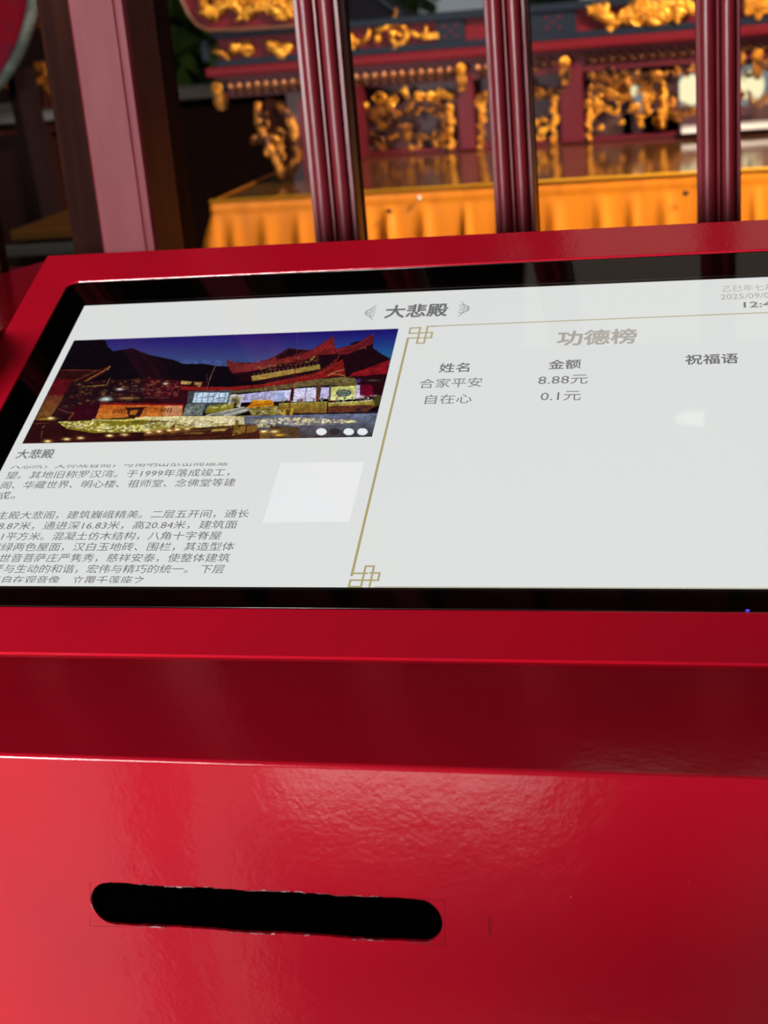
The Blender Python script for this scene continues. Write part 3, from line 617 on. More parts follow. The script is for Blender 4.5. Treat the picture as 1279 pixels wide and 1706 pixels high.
    me.loops.add(f.size); me.loops.foreach_set('vertex_index', f.ravel()); me.polygons.add(len(f)); me.polygons.foreach_set('loop_start', np.arange(0, f.size, 4)); me.update(calc_edges=True)
    at_ = me.color_attributes.new('picture', 'FLOAT_COLOR', 'POINT'); at_.data.foreach_set('color', np.concatenate([col.reshape(-1, 3), np.ones((NU*NV, 1))], 1).astype('f').ravel())
    m = bpy.data.materials.new('night_photograph_on_display'); m.use_nodes = True; nt = m.node_tree; nt.nodes.clear()
    a = nt.nodes.new('ShaderNodeAttribute'); a.attribute_name = 'picture'; e = nt.nodes.new('ShaderNodeEmission'); o = nt.nodes.new('ShaderNodeOutputMaterial')
    nt.links.new(a.outputs['Color'], e.inputs[0]); nt.links.new(e.outputs[0], o.inputs[0])
    tag(link('night_photograph', me, m, DP), 'night photograph of a floodlit temple hall with red roofs')
night_picture()

def glow_pane():  # glowing pane added for the soft reflection in the display glass
    bm = bmesh.new(); box(bm, 0.0, 1.5, 1.35, 2.6, 2.2, 2.21)
    from_bm('roof_glow_pane', bm, mat('added_glow_pane', (.5, .4, .32), .6, emit=((1.0, .80, .66), .48)))['kind'] = 'structure'
glow_pane()
# ================================================================ TABLE AND CLOTH BEHIND THE SCREEN
TY0, TY1, TZ, TXL, TXR = 1.80, 2.60, -.0125, -.440, 1.55
table = empty('altar_table', 'long polished brown table under the orange cloth in front of the carved altar', 'table')
boxo('table_top', TOPM, table, TXL+.004, TXR, TY0+.004, TY1, TZ-.035, TZ-.0018, bev=.003)
boxo('apron', DARKWOOD, table, TXL+.03, TXR-.03, TY0+.03, TY0+.05, TZ-.12, TZ-.035)
for x in (TXL+.04, TXR-.09):
    for y in (TY0+.04, TY1-.09): boxo('leg', DARKWOOD, table, x, x+.05, y, y+.05, FZ, TZ-.035, bev=.004)
def cloth():
    rnd = random.Random(9); bm = bmesh.new()
    nx = 420; zs = [0, -.004, -.012, -.022, -.0235, -.03, -.045, -.07, -.1, -.14, -.2, -.35, -.6]
    folds = []; x = TXL
    while x < TXR:
        folds.append((x, rnd.uniform(.005, .013), rnd.uniform(.008, .018))); x += rnd.uniform(.032, .085)
    cols = []
    path = [(TXL-.002, TY0+.5-.5*k/40) for k in range(40)] + [(TXL+(TXR-TXL)*k/nx, TY0) for k in range(nx+1)]
    for i, (x, y) in enumerate(path):
        side = i < 40; s = x if not side else y*1.0
        row = []
        for z in zs:
            g = 0
            if z < -.0234:
                amp = min(1, (-z-.0234)/.05)
                for (fx, wd, am) in folds:
                    dd = (s-fx)/wd
                    if abs(dd) < 3: g += am*math.exp(-dd*dd)*amp
                g += .001
            bulge = .0022*math.sin(math.pi*min(1, -z/.0235)) if z > -.0235 else -.001
            out = bulge+g+(-z)*.10
            row.append(bm.verts.new((x-(out if side else (out if i == 40 else 0)), y-(0 if side else out), TZ+z)))
        cols.append(row)
    for a, b in zip(cols[:-1], cols[1:]):
        for k in range(len(zs)-1): bm.faces.new((a[k], b[k], b[k+1], a[k+1]))
    # narrow return lying over the table edge
    top = [bm.verts.new((x+(.012 if i < 40 else (.012 if i == 40 else 0)), y+(0 if i < 40 else .012), TZ+.0006)) for i, (x, y) in enumerate(path)]
    for i in range(len(path)-1): bm.faces.new((cols[i][0], top[i], top[i+1], cols[i+1][0]))
    o = from_bm('tablecloth', bm, CLOTHM, None, True)
    tag(o, 'orange satin cloth hanging in pleats over the front of the table', 'tablecloth')
    bm = bmesh.new(); tube(bm, [(TXL-.002, TY0-.0025, TZ), (TXR, TY0-.0025, TZ)], .0032, 6); from_bm('hem', bm, HEMM, o, True)
    bm = bmesh.new()
    for px, py in ((648, 352), (1142, 322)): c = at(px, py, TY0-.022); ball(bm, c, .006, .3, 1, .7)
    tag(from_bm('stain', bm, mat('dark_scorch', (.06, .02, .01), .7), o), 'small dark scorched spot')
cloth()
c = at(698, 329.5, 1.0)
def globule():
    bm = bmesh.new(); c = at(698, 330, TY0-.014); ball(bm, c, .0042, .8); o = from_bm('bright_globule', bm, mat('globule_white', (.9, .86, .78), .2), None, True)  # white ball added in place of a small blurred bright ring
    tag(o, 'tiny white pearl added for a blurred bright spot on the front edge of the orange cloth', 'glint')
globule()

# ================================================================ CARVED ALTAR
AY = 2.42
altar = empty('carved_altar', 'maroon lacquered altar with gilded carved panels standing on the polished table', 'altar')
def ax(px, py=110): return at(px, py, AY).x
XL, XR = -.625, 1.45
ZC0, ZC1 = .174, .193
def scroll(bm, x, z, r, turns=1.4, sgn=1, rot=0, th=.3, y=0, seg=6):
    n = int(16*turns)+4; pts = []; rad = []
    for i in range(n):
        t = i/(n-1); a = rot+sgn*t*turns*2*math.pi; rr = r*(1-.78*t)
        pts.append((x+rr*math.cos(a), y-.004*t, z+rr*math.sin(a))); rad.append(r*th*(.35+.65*math.sin(math.pi*min(1, .25+t*.8))))
    tube(bm, pts, rad, seg, flat=.8); ball(bm, pts[-1], r*th*.75)
def leaf(bm, x, z, L, a, wd, y=0, curl=.5):
    n = 7; pts = []; rad = []
    for i in range(n):
        t = i/(n-1); aa = a+curl*t*t*2; pts.append((x+L*t*math.cos(aa), y-.006*math.sin(math.pi*t), z+L*t*math.sin(aa))); rad.append(max(.0008, wd*math.sin(math.pi*(.12+.85*t))**.8))
    tube(bm, pts, rad, 6, flat=.55)
def flower(bm, x, z, r, y=0, n=8):
    for ring, (k, s) in enumerate(((n, 1.0), (n-2, .62))):
        for i in range(k):
            a = 2*math.pi*(i+ring*.5)/k; ball(bm, (x+r*s*.62*math.cos(a), y-.004-.004*ring, z+r*s*.62*math.sin(a)), r*.27*s**.3, .6)
    ball(bm, (x, y-.011, z), r*.22, .8)
# -- body
boxo('cornice', BRIGHTRED, altar, XL, XR, AY-.03, AY+.30, ZC0, ZC1, bev=.004)
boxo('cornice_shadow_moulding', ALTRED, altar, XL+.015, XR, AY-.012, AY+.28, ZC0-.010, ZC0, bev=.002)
boxo('lower_navy_moulding', NAVY, altar, XL+.02, XR, AY-.012, AY+.26, ZC1, ZC1+.014, bev=.002)
boxo('frieze_board', BRIGHTRED, altar, XL+.025, XR, AY+.004, AY+.24, ZC1+.014, .250, bev=0)
boxo('upper_navy_moulding', NAVY, altar, XL+.02, XR, AY-.014, AY+.26, .249, .264, bev=.003)
boxo('rear_board', PURPLE, altar, XL+.15, ax(1035), AY+.05, AY+.062, TZ, ZC0-.01)
boxo('base_rail', ALTRED, altar, XL+.20, XR, AY+.0, AY+.06, TZ-.0015, TZ+.008, bev=.001)
boxo('under_cornice_board', ALTRED, altar, XL+.03, XR, AY+.004, AY+.02, .128, ZC0-.01)
# left end stile of the frieze, navy blocks with fret
for a, b in ((340, 351), (731, 778), (888, 962)):
    x0, x1 = ax(a), ax(b); blk = boxo('navy_block', NAVY, altar, x0, x1, AY-.006, AY+.004, ZC1+.014, .250, bev=.001)
    if b-a > 20:
        bm = bmesh.new(); mx = (x0+x1)/2
        for i in (-1, 0, 1):
            for j in (-1, 0, 1):
                if (i+j) % 2 == 0: box(bm, mx+i*.013-.003, mx+i*.013+.003, AY-.0075, AY-.005, .228+j*.010-.002, .228+j*.010+.002)
        tag(from_bm('fret_stud', bm, BRIGHTRED, blk), 'small red squares of the fret')
# -- gilded frieze reliefs, each its own part
def relief(name, fn, m=GOLD, label=None):
    bm = bmesh.new(); fn(bm); o = from_bm(name, bm, m, altar, True)
    if label: o['label'] = label
    return o
def A(px, py, dy=0): p = at(px, py, AY+dy); return p.x, p.z
yF = AY-.004
def r1(bm):
    for px, py, L, a, wd in ((352, 86, .05, .0, .006), (385, 90, .030, 1.1, .010), (392, 92, .028, 1.5, .009), (400, 88, .03, .8, .008), (440, 70, .05, -.3, .009), (450, 74, .05, -.6, .010), (462, 72, .045, -.9, .010), (470, 88, .03, .9, .010)):
        x, z = A(px, py); leaf(bm, x, z, L, a, wd, yF, -.3)
    x, z = A(415, 82); scroll(bm, x, z, .016, 1.3, 1, 1.2, .28, yF); x, z = A(390, 78); flower(bm, x, z, .012, yF); x, z = A(455, 76); flower(bm, x, z, .016, yF); x, z = A(478, 80); flower(bm, x, z, .015, yF); x, z = A(520, 74); flower(bm, x, z, .015, yF)
relief('gilded_scroll_relief', r1)
def r2(bm):
    x, z = A(578, 67); flower(bm, x, z, .022, yF, 10); x, z = A(578, 67); scroll(bm, x, z, .024, 1.1, -1, 0, .2, yF)
    x, z = A(663, 60); scroll(bm, x, z, .026, 1.35, -1, 2.6, .25, yF); x, z = A(655, 56); ball(bm, (x, yF-.006, z), .009)
    for px, py, L, a, wd in ((600, 76, .05, .55, .006), (620, 52, .07, .05, .007), (628, 72, .02, 1.0, .008), (684, 50, .03, -.9, .006), (640, 82, .05, -.1, .005)):
        x, z = A(px, py); leaf(bm, x, z, L, a, wd, yF, .3)
    x, z = A(713, 60); x2, z2 = A(731, 58); box(bm, x-.010, x2, yF-.006, AY+.004, z-.007, z+.006, .002); leaf(bm, x-.02, z, .03, 0, .007, yF)
relief('gilded_scroll_relief', r2)
def r3(bm):
    rnd = random.Random(2)
    for px, py, r in ((1000, 20, .02), (990, 14, .014), (1012, 30, .016), (1022, 34, .014), (1045, 26, .02), (1060, 18, .024), (1080, 22, .028), (1100, 14, .026), (1070, 8, .022), (1120, 12, .02), (1140, 8, .02), (1150, 14, .014)):
        x, z = A(px, py); flower(bm, x, z, r, yF-.004, 8)
        for k in range(3): leaf(bm, x, z, r*1.3, rnd.uniform(0, 6.3), r*.3, yF-.006, rnd.uniform(-1, 1))
    x, z = A(1012, 44); leaf(bm, x, z+.01, .03, -1.6, .007, yF); x, z = A(1128, 25); ball(bm, (x, yF-.006, z), .012, .7, .8, 1.3); ball(bm, (x, yF-.01, z-.012), .006)
relief('gilded_peony_relief', r3)
def r4(bm):
    for px, py, r in ((1250, 8, .02), (1265, 14, .018), (1279, 4, .024), (1300, 10, .02), (1245, 20, .01), (1262, 28, .008)):
        x, z = A(px, py); flower(bm, x, z, r, yF-.004, 8)
relief('gilded_peony_relief', r4)
# -- beads and pendants under the cornice
xb = ax(385, 142); pitch = .0198; k = 0
pend_me = None
proto_b = proto_p = None
while xb < .80:
    px = xb
    near = any(abs(px-ax(q)) < .022 for q in (767, 940))
    if not near:
        if px < ax(880):
            if proto_b is None:
                bm = bmesh.new(); ball(bm, (0, 0, 0), .0062, .8, 1, 1.15); proto_b = from_bm('gilt_bead', bm, COPPER, altar, True)
                o = proto_b
            else: o = proto_b.copy(); COL.objects.link(o)
            o.location = (px, AY-.004, .153)
        if proto_p is None:
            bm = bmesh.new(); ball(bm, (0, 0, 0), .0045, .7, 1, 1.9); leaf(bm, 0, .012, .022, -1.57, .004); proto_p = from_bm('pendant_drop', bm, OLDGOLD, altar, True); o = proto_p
        else: o = proto_p.copy(); COL.objects.link(o)
        o.location = (px+pitch/2, AY-.002, .140 if px < ax(880) else .150)
    xb += pitch; k += 1
# -- rosettes on brackets
def rosette(px, py, y=AY-.02, rr=.0135):
    p = at(px, py, y); bm = bmesh.new(); flower(bm, p.x, p.z, rr, y, 8); ro = from_bm('rosette', bm, GOLD, altar, True); tag(ro, 'gilded flower boss')
    bm = bmesh.new(); box(bm, p.x-.011, p.x+.011, y-.004, y+.03, p.z-.034, p.z-.012, .003); box(bm, p.x-.007, p.x+.007, y-.002, y+.03, p.z-.046, p.z-.034, .002); from_bm('bracket_tab', bm, OLDGOLD, ro)
rosette(362, 147, AY-.03, .015); rosette(767, 114); rosette(940, 103); rosette(1262, 92)
# -- columns
for a, b in ((762, 791), (933, 972)):
    xa, xb_ = A(a, 200)[0], A(b, 200)[0]; boxo('column', ALTRED, altar, xa, xb_, AY-.006, AY+.03, TZ, .135, bev=.004)
# -- openwork panels (bays): frames, fringes, figures
def carved_strip(px, y0, y1, m=OLDGOLD):
    bm = bmesh.new(); rnd = random.Random(int(px)); py = y0
    while py < y1:
        x, z = A(px+rnd.uniform(-3, 3), py); 
        if rnd.random() < .5: scroll(bm, x, z, .008, 1.1, rnd.choice((1, -1)), rnd.uniform(0, 6), .34, AY)
        else: leaf(bm, x, z, .014, rnd.uniform(.8, 2.3), .0045, AY)
        ball(bm, (x, AY, z), .0042, .8); py += 8
    x, z = A(px, y1); x2, z2 = A(px, y0); tube(bm, [(x, AY+.004, max(z, TZ+.002)), (x2, AY+.004, z2)], .0035, 5)
    from_bm('carved_strip', bm, m, altar, True)
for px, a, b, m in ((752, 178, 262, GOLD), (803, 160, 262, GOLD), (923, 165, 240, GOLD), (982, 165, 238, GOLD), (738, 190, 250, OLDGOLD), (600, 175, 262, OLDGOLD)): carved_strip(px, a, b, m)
def fringe(pa, pb, ya, yb, seed, m=OLDGOLD, name='carved_fringe'):
    rnd = random.Random(seed); n = int(abs(pb-pa)/9)
    for i in range(n+1):
        bm = bmesh.new(); t = i/n; x, z = A(pa+(pb-pa)*t, ya+(yb-ya)*t+rnd.uniform(-5, 5)); r = rnd.uniform(.006, .013)
        c = rnd.random()
        if c < .4: scroll(bm, x, z, r, 1.2, rnd.choice((1, -1)), rnd.uniform(0, 6), .32, AY)
        elif c < .7: flower(bm, x, z, r, AY, 6)
        else: leaf(bm, x, z, r*2.4, rnd.uniform(-1, 4), r*.45, AY)
        from_bm(name, bm, m, altar, True)
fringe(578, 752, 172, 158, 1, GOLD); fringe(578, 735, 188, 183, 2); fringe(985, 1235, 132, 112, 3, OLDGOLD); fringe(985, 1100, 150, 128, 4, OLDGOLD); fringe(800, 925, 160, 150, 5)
def figures(pts, seed, m, name):
    rnd = random.Random(seed)
    for px, py, r in pts:
        r *= .78; bm = bmesh.new(); x, z = A(px, py); c = rnd.random()
        flower(bm, x, z, r, AY+.01, 6) if c < .35 else (scroll(bm, x, z, r, 1.3, rnd.choice((1, -1)), rnd.uniform(0, 6), .34, AY+.01) if c < .6 else leaf(bm, x-r*.6, z, r*2.2, rnd.uniform(-.8, .9), r*.5, AY+.01, .4))
        for k in range(3): leaf(bm, x, z, r*1.4, rnd.uniform(0, 6.3), r*.2, AY+.008, rnd.uniform(-1.4, 1.4))
        from_bm(name, bm, m, altar, True)
figures([(632, 205, .016), (643, 210, .013), (670, 213, .013), (680, 219, .012), (660, 227, .014), (676, 231, .014), (690, 232, .012), (705, 230, .012), (604, 203, .01), (618, 230, .012), (630, 236, .014), (636, 245, .01), (612, 250, .012), (592, 262, .012), (700, 250, .012), (684, 253, .015), (672, 255, .01), (722, 226, .012), (730, 214, .010), (724, 240, .013), (737, 224, .009), (745, 250, .008), (598, 226, .008), (650, 230, .010), (630, 190, .009), (662, 190, .009)], 21, OLDGOLD, 'carved_figure')
figures([(640, 168, .012), (655, 166, .012), (715, 163, .014), (725, 160, .012), (595, 178, .012), (660, 192, .008), (724, 190, .008), (683, 250, .012), (727, 243, .012)], 25, GOLD, 'carved_figure')
figures([(890, 205, .012), (900, 215, .014), (896, 228, .012), (888, 238, .010), (905, 200, .008)], 22, GOLD, 'carved_figure')
figures([(1000, 170, .018), (1015, 158, .016), (1030, 152, .018), (1045, 156, .014), (995, 190, .013), (1010, 182, .012), (1024, 188, .012), (1036, 168, .013), (1056, 180, .016), (1062, 192, .014), (1076, 170, .018), (1082, 160, .014), (1066, 150, .012), (1080, 148, .010), (1080, 186, .012), (1000, 214, .009), (1034, 205, .008), (1066, 206, .010), (1096, 200, .012)], 23, GOLD, 'carved_figure')
figures([(1120, 182, .016), (1138, 184, .016), (1128, 192, .014), (1150, 186, .014), (1110, 190, .012), (1250, 168, .012), (1262, 172, .012), (1279, 165, .014), (1230, 160, .014), (1245, 125, .012), (1262, 118, .012), (1279, 108, .014)], 24, OLDGOLD, 'carved_figure')
def pillar_gold():
    bm = bmesh.new(); x, z = A(1104, 145); x2, z2 = A(1100, 214)
    tube(bm, [(x, AY+.005, z), ((x+x2)/2+.004, AY, (z+z2)/2), (x2, AY+.005, z2)], [.011, .009, .011], 8)
    for i in range(7): leaf(bm, x+(x2-x)*i/6, z+(z2-z)*i/6, .016, random.uniform(.6, 2.4), .004, AY-.006)
    tag(from_bm('gilded_colonnette', bm, GOLD, altar, True), 'slender gilded colonnette')
pillar_gold()
# backing of the right bay: lower solid part and side slabs, leaving daylight gaps between
xa, xb2 = A(1035, 200)[0], A(1135, 200)[0]
bm = bmesh.new(); box(bm, xa, 1.4, AY+.05, AY+.06, TZ, A(1150, 186)[1]); box(bm, xa, A(1048, 150)[0], AY+.05, AY+.06, TZ, .165); box(bm, A(1068, 150)[0], A(1130, 150)[0], AY+.05, AY+.06, TZ, .165); box(bm, A(1166, 150)[0], A(1225, 150)[0], AY+.05, AY+.06, TZ, .165); box(bm, A(1290, 150)[0], 1.4, AY+.05, AY+.06, TZ, .165); box(bm, xa, 1.4, AY+.05, AY+.06, A(1150, 118)[1], .17)
from_bm('pierced_back_panel', bm, PURPLE, altar)
boxo('white_marble_step', mat('white_marble', (.8, .78, .76), .15), altar, A(1135, 215)[0], 1.3, AY-.05, AY+.02, A(1250, 212)[1], A(1250, 203)[1], bev=.002)
def daylight_glows():  # glowing balls added in place of bright daylight through the gaps
    ml = emis('cream_daylight_glow', (255, 246, 196), 1.0)
    for px, py in ((1149, 150), (1252, 142), (1052, 150)):
        p = at(px, py, AY+.12); bm = bmesh.new(); ball(bm, p, .026 if px > 1100 else .012, .8, 1, 1.25, 14)
        g = from_bm('daylight_glow', bm, ml, altar, True); g['label'] = 'glowing cream ball added for the bright daylight behind the pierced carving'
        bm = bmesh.new(); tube(bm, [(p.x, p.y, TZ), (p.x, p.y, TZ+.01), (p.x, p.y, p.z-.02)], [.02, .006, .006], 8); from_bm('glow_stem', bm, OLDGOLD, g, True)
daylight_glows()
# left carved bracket leg
def bracket():
    bm = bmesh.new(); Yb = 2.03
    def q(px, py): p = at(px, py, Yb); return (p.x, p.y, p.z)
    outer = [q(*p) for p in ((462, 172), (478, 190), (488, 212), (493, 238), (494, 262), (486, 282), (476, 298))]
    tube(bm, outer, [.006, .010, .012, .012, .011, .010, .006], 8)
    inner = [q(*p) for p in ((430, 170), (428, 190), (434, 215), (446, 240), (458, 262), (466, 285), (472, 300))]
    tube(bm, inner, [.008, .007, .008, .010, .010, .009, .006], 8)
    for px, py, r, s in ((440, 205, .018, 1), (456, 232, .018, -1), (468, 258, .016, 1), (447, 250, .010, -1), (430, 232, .009, 1), (472, 284, .012, -1)):
        p = q(px, py); scroll(bm, p[0], p[2], r, 1.3, s, 1.0, .3, Yb)
    for px, py, L, a in ((432, 228, .02, 3.0), (446, 246, .02, 4.2), (466, 240, .03, 1.8), (470, 262, .03, 1.4), (476, 230, .03, 1.7)):
        p = q(px, py); leaf(bm, p[0], p[2], L, a, .006, Yb)
    o = from_bm('scroll_bracket', bm, OLDGOLD, altar, True); tag(o, 'dull gilt C-scroll bracket under the left corner')
    bm = bmesh.new(); poly = [q(*p) for p in ((440, 165), (470, 170), (486, 205), (490, 262), (476, 292), (462, 268), (440, 225))]
    prism(bm, [(p[0], p[2]) for p in poly], Yb+.006, Yb+.02); from_bm('bracket_board', bm, DARKWOOD, o)
    boxo('corner_stile', ALTRED, altar, q(497, 200)[0], q(505, 200)[0]+.03, Yb+.005, AY+.02, TZ, .135)
bracket()
# ---------------------------------------------------------------- hanging red board with the gilded dragon
def board():
    Yb = AY-.036
    t = bpy.data.objects.new('dragon_board', None); COL.objects.link(t); t.parent = altar; t['label'] = 'red round-cornered apron board with a gilded dragon'
    def q(px, py): p = at(px, py, Yb); return (p.x, p.z)
    out = [q(*p) for p in ((296, -90), (298, -40), (303, 0), (314, 24), (330, 42), (348, 51), (400, 49), (480, 44), (545, 38), (556, 20), (560, -90))]
    bm = bmesh.new(); prism(bm, out, Yb, Yb+.02); from_bm('panel', bm, BRIGHTRED, t)
    bm = bmesh.new(); tube(bm, [(x, Yb-.002, z) for x, z in out], .0045, 6, closed=True); tag(from_bm('rim', bm, mat('brown_rim', (.16, .06, .03), .4), t, True), 'brown raised rim')
    bm = bmesh.new(); rnd = random.Random(31)
    pts = [q(340+i*7, 14+9*math.sin(i*.75)) for i in range(30)]
    tube(bm, [(x, Yb-.008, z) for x, z in pts], [.011+.003*math.sin(i*1.9) for i in range(30)], 8)
    for i, (x, z) in enumerate(pts):
        for k in range(3): leaf(bm, x, z, rnd.uniform(.012, .026), rnd.uniform(0, 6.3), .0045, Yb-.010, rnd.uniform(-1, 1))
        if i % 3 == 0: flower(bm, x+rnd.uniform(-.01, .01), z+rnd.uniform(-.012, .02), .013, Yb-.01, 7)
        if i % 4 == 0: scroll(bm, x, z+.03, .016, 1.3, rnd.choice((1, -1)), 0, .3, Yb-.006)
    tag(from_bm('dragon_relief', bm, GOLD, t, True), 'gilded carved dragon')
board()
def black_box():
    t = bpy.data.objects.new('superstructure', None); COL.objects.link(t); t.parent = altar; t['label'] = 'black lacquered upper piece with a sloping end'
    q = lambda px, py: (at(px, py, 2.46).x, at(px, py, 2.46).z)
    bm = bmesh.new(); prism(bm, [q(560, -80), q(600, -80), q(625, -5), q(668, 24), (q(690, 40)[0], .2645), (q(560, 40)[0], .2645)], 2.46, 2.6); from_bm('body', bm, mat('black_lacquer', (.006, .006, .010), .6, spec=.05), t)
    bm = bmesh.new(); tube(bm, [(*q(p_[0], p_[1])[:1], 2.458, q(*p_)[1]) for p_ in ((600, -80), (625, -5), (668, 24), (690, 40))], .004, 6); from_bm('edge_moulding', bm, NAVY, t)
black_box()

# ================================================================ LEFT BACKGROUND
def drum():
    Yd = 1.9; t = empty('temple_drum', 'large red drum with a weathered green-grey rim at the far upper left', 'drum')
    rim = [at(px, py, Yd) for px, py in ((-160, 150), (-80, 160), (0, 138), (26, 100), (45, 52), (56, 0), (58, -60))]
    # circle through three of the rim points
    a, b, c_ = [(p.x, p.z) for p in (rim[2], rim[4], rim[6])]
    d = 2*(a[0]*(b[1]-c_[1])+b[0]*(c_[1]-a[1])+c_[0]*(a[1]-b[1]))
    ux = ((a[0]**2+a[1]**2)*(b[1]-c_[1])+(b[0]**2+b[1]**2)*(c_[1]-a[1])+(c_[0]**2+c_[1]**2)*(a[1]-b[1]))/d
    uz = ((a[0]**2+a[1]**2)*(c_[0]-b[0])+(b[0]**2+b[1]**2)*(a[0]-c_[0])+(c_[0]**2+c_[1]**2)*(b[0]-a[0]))/d
    R_ = math.hypot(a[0]-ux, a[1]-uz)
    circ = [(ux+R_*math.cos(2*math.pi*i/64), uz+R_*math.sin(2*math.pi*i/64)) for i in range(64)]
    bm = bmesh.new(); prism(bm, [(ux+(x-ux)*.96, uz+(z-uz)*.96) for x, z in circ], Yd+.01, Yd+.06); from_bm('body', bm, BRIGHTRED, t, False)
    bm = bmesh.new(); tube(bm, [(x, Yd, z) for x, z in circ], .010, 8, closed=True, flat=1.4); from_bm('rim', bm, GREYM if False else GREENGREY, t, True)
    bm = bmesh.new(); prism(bm, [(ux+(x-ux)*.97, uz+(z-uz)*.97) for x, z in circ], Yd-.004, Yd+.012); tag(from_bm('drumhead', bm, mat('crimson_drumhead', (.17, .002, .010), .6, spec=.05, var=((.06, .01, .03), 9, .5, .62)), t), 'crimson painted face with dark marks')
    for k in (-1, 1):
        bm = bmesh.new(); tube(bm, [(ux+k*R_*.6, Yd+.12, uz-R_*.7), (ux+k*R_*.8, Yd+.12, FZ)], .03, 8); from_bm('leg', bm, WALLM, t)
drum()
def gilt_finial():
    Yg = 2.3; t = empty('gilded_finial', 'small gilded lotus finial on a dark stand beside the drum', 'ornament')
    bm = bmesh.new(); p = at(70, 118, Yg); flower(bm, p.x, p.z, .026, Yg, 9); p2 = at(60, 130, Yg); flower(bm, p2.x, p2.z, .018, Yg, 7); p3 = at(62, 35, Yg); leaf(bm, p3.x, p3.z, .03, -1.2, .008, Yg)
    for k in range(6): leaf(bm, p.x, p.z-.01, .045, -2.4+k*.35, .008, Yg-.004)
    q = at(12, 142, Yg); ball(bm, q, .01); from_bm('lotus', bm, OLDGOLD, t, True)
    bm = bmesh.new(); tube(bm, [(p.x, Yg, p.z-.02), (p.x, Yg, (at(-40, 196, 2.2).z+at(96, 192, 2.2).z)/2+.0065)], [.012, .02], 8); from_bm('stem', bm, DARKWOOD, t)
gilt_finial()
def side_stand():
    Ys = 2.2; t = empty('side_stand', 'low dark wooden stand with a grey stone top at the far left behind the jamb', 'stand')
    a = at(-40, 196, Ys); b = at(96, 192, Ys); z = (a.z+b.z)/2
    boxo('stone_top', GREYST, t, a.x-.6, b.x, Ys-.02, Ys+.5, z-.012, z+.006, bev=.002)
    boxo('body', WALLM, t, a.x-.6, b.x-.02, Ys+.03, Ys+.45, FZ+.3, z-.012)
    boxo('rail', DARKWOOD, t, a.x-.6, b.x, Ys-.005, Ys+.02, z-.036, z-.026)
    for x in (a.x-.55, b.x-.07):
        for y in (Ys, Ys+.4): boxo('leg', DARKWOOD, t, x, x+.05, y, y+.05, FZ, z-.012)
side_stand()
def bench():
    Yb = 1.5; t = empty('kneeling_bench', 'low bench with an ochre cushion top and grey edge behind the screen at lower left', 'bench')
    a = at(12, 398, Yb); b = at(122, 388, Yb)
    boxo('cushion', mat('ochre_cushion', (.07, .028, .004), .8, spec=.1), t, a.x, b.x, Yb+.01, Yb+.3, a.z-.006, a.z+.012, bev=.004)
    boxo('grey_edge', mat('dull_grey_edge', (.03, .03, .028), .7), t, a.x-.01, b.x+.01, Yb, Yb+.31, a.z-.030, a.z-.012, bev=.002)
    for x in (a.x, b.x-.04):
        for y in (Yb+.02, Yb+.26): boxo('leg', DARKWOOD, t, x, x+.04, y, y+.04, FZ, a.z-.03)
bench()
# courtyard shrub beyond the hall
def shrub(name, px, py, Y, r, label, seed):
    rnd = random.Random(seed); t = empty(name, label, 'shrub'); c = at(px, py, Y)
    bm = bmesh.new()
    for k in range(420):
        d = Vector((rnd.gauss(0, 1), rnd.gauss(0, 1), rnd.gauss(0, 1))).normalized()*r*rnd.uniform(.6, 1.0); p = c+Vector((d.x, d.y*.6, d.z))
        n = Vector((rnd.gauss(0, 1), rnd.gauss(0, 1), rnd.gauss(0, 1))).normalized(); s = n.cross(Vector((0, 0, 1))).normalized(); u = n.cross(s); L = r*.16
        bm.faces.new([bm.verts.new(p+s*L*.5), bm.verts.new(p+u*L), bm.verts.new(p-s*L*.5), bm.verts.new(p-u*L)])
    ball(bm, c, r*.72, .6, seg=12)
    tag(from_bm('foliage', bm, LEAF, t), kind='stuff')
    bm = bmesh.new(); tube(bm, [(c.x, c.y, FZ), (c.x, c.y, c.z)], .05, 8); from_bm('trunk', bm, DARKWOOD, t)
shrub('leafy_shrub', 300, 40, 5.5, .62, 'dark green shrub seen between the jamb and the altar', 1)
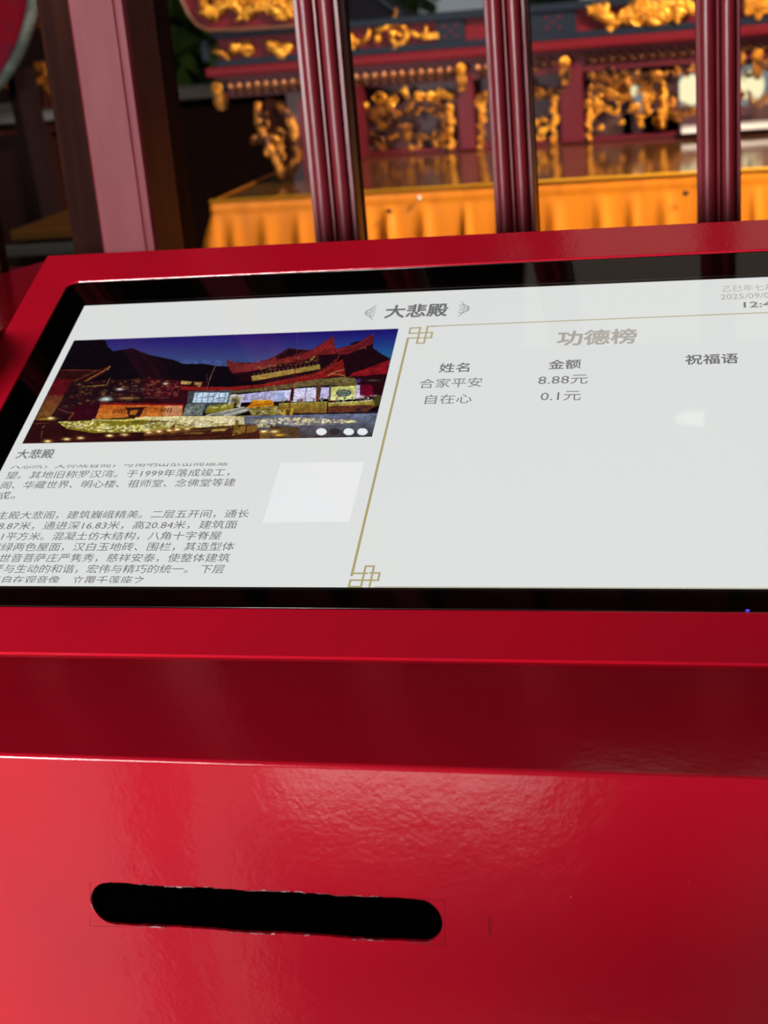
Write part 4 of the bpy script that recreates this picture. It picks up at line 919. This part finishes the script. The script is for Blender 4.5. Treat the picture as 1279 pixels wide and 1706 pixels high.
shrub('leafy_shrub', 900, -10, 5.5, .18, 'small dark shrub above the altar between the third bar and the peony carving', 3)
shrub('leafy_shrub', 655, -30, 5.5, .20, 'light green shrub above the altar beside the black upper piece', 2)

def visitor_side():
    t = empty('shade_table', 'unseen dark table added to block daylight from the right of the kiosk front', 'table')  # added out of view, keeps courtyard light off the red front's right
    boxo('table_top', MAROON, t, -.24, 1.0, -1.35, -.92, .09, .13, bev=.006); boxo('apron', DARKWOOD, t, -.22, .98, -1.33, -.94, -.30, .09, bev=.004)
    for x in (-.22, .91):
        for y in (-1.32, -1.0): boxo('leg', DARKWOOD, t, x, x+.05, y, y+.05, FZ, -.30, bev=.004)
    t = empty('shade_cabinet', 'unseen dark cabinet added to shade the paving reflected in the kiosk front', 'cabinet')  # added out of view, darkens the paving mirrored in the red front
    boxo('body', DARKWOOD, t, .0, 1.30, -2.5, -2.0, FZ+.06, -.2, bev=.01); boxo('plinth', DARKWOOD, t, .03, 1.27, -2.47, -2.03, FZ, FZ+.06)
    t = empty('bounce_slab', 'unseen pale slab added to reflect sunlight into the kiosk front', 'step')  # added out of view as a bright reflection for the red front
    boxo('slab', mat('pale_bounce_stone', (.80, .76, .74), .7, bump=[(50, .3, .003)]), t, -.22, .22, -1.9, -1.36, FZ, FZ+.24, bev=.01)
visitor_side()
def ceiling_lamp():
    t = empty('ceiling_lamp', 'small round white ceiling lamp over the passage behind the screen', 'lamp'); c = Vector((.40, 1.15, 2.2))
    bm = bmesh.new(); ball(bm, c-Vector((0, 0, .03)), .05, .35, 1.2, .35, 12); from_bm('diffuser', bm, emis('lit_lamp_diffuser', (255, 246, 230), 2.2), t, True)
    bm = bmesh.new(); ball(bm, c-Vector((0, 0, .010)), .055, .4, 1.2, .2, 12); from_bm('mount', bm, CEILM, t, True)
ceiling_lamp()

for o in list(COL.objects):                       # everything of the altar stands on the table, nothing dips into it
    if o.type == 'MESH' and o.location.length == 0 and (o.parent == altar or (o.parent and o.parent.parent == altar)):
        for v in o.data.vertices:
            if v.co.z < TZ: v.co.z = TZ
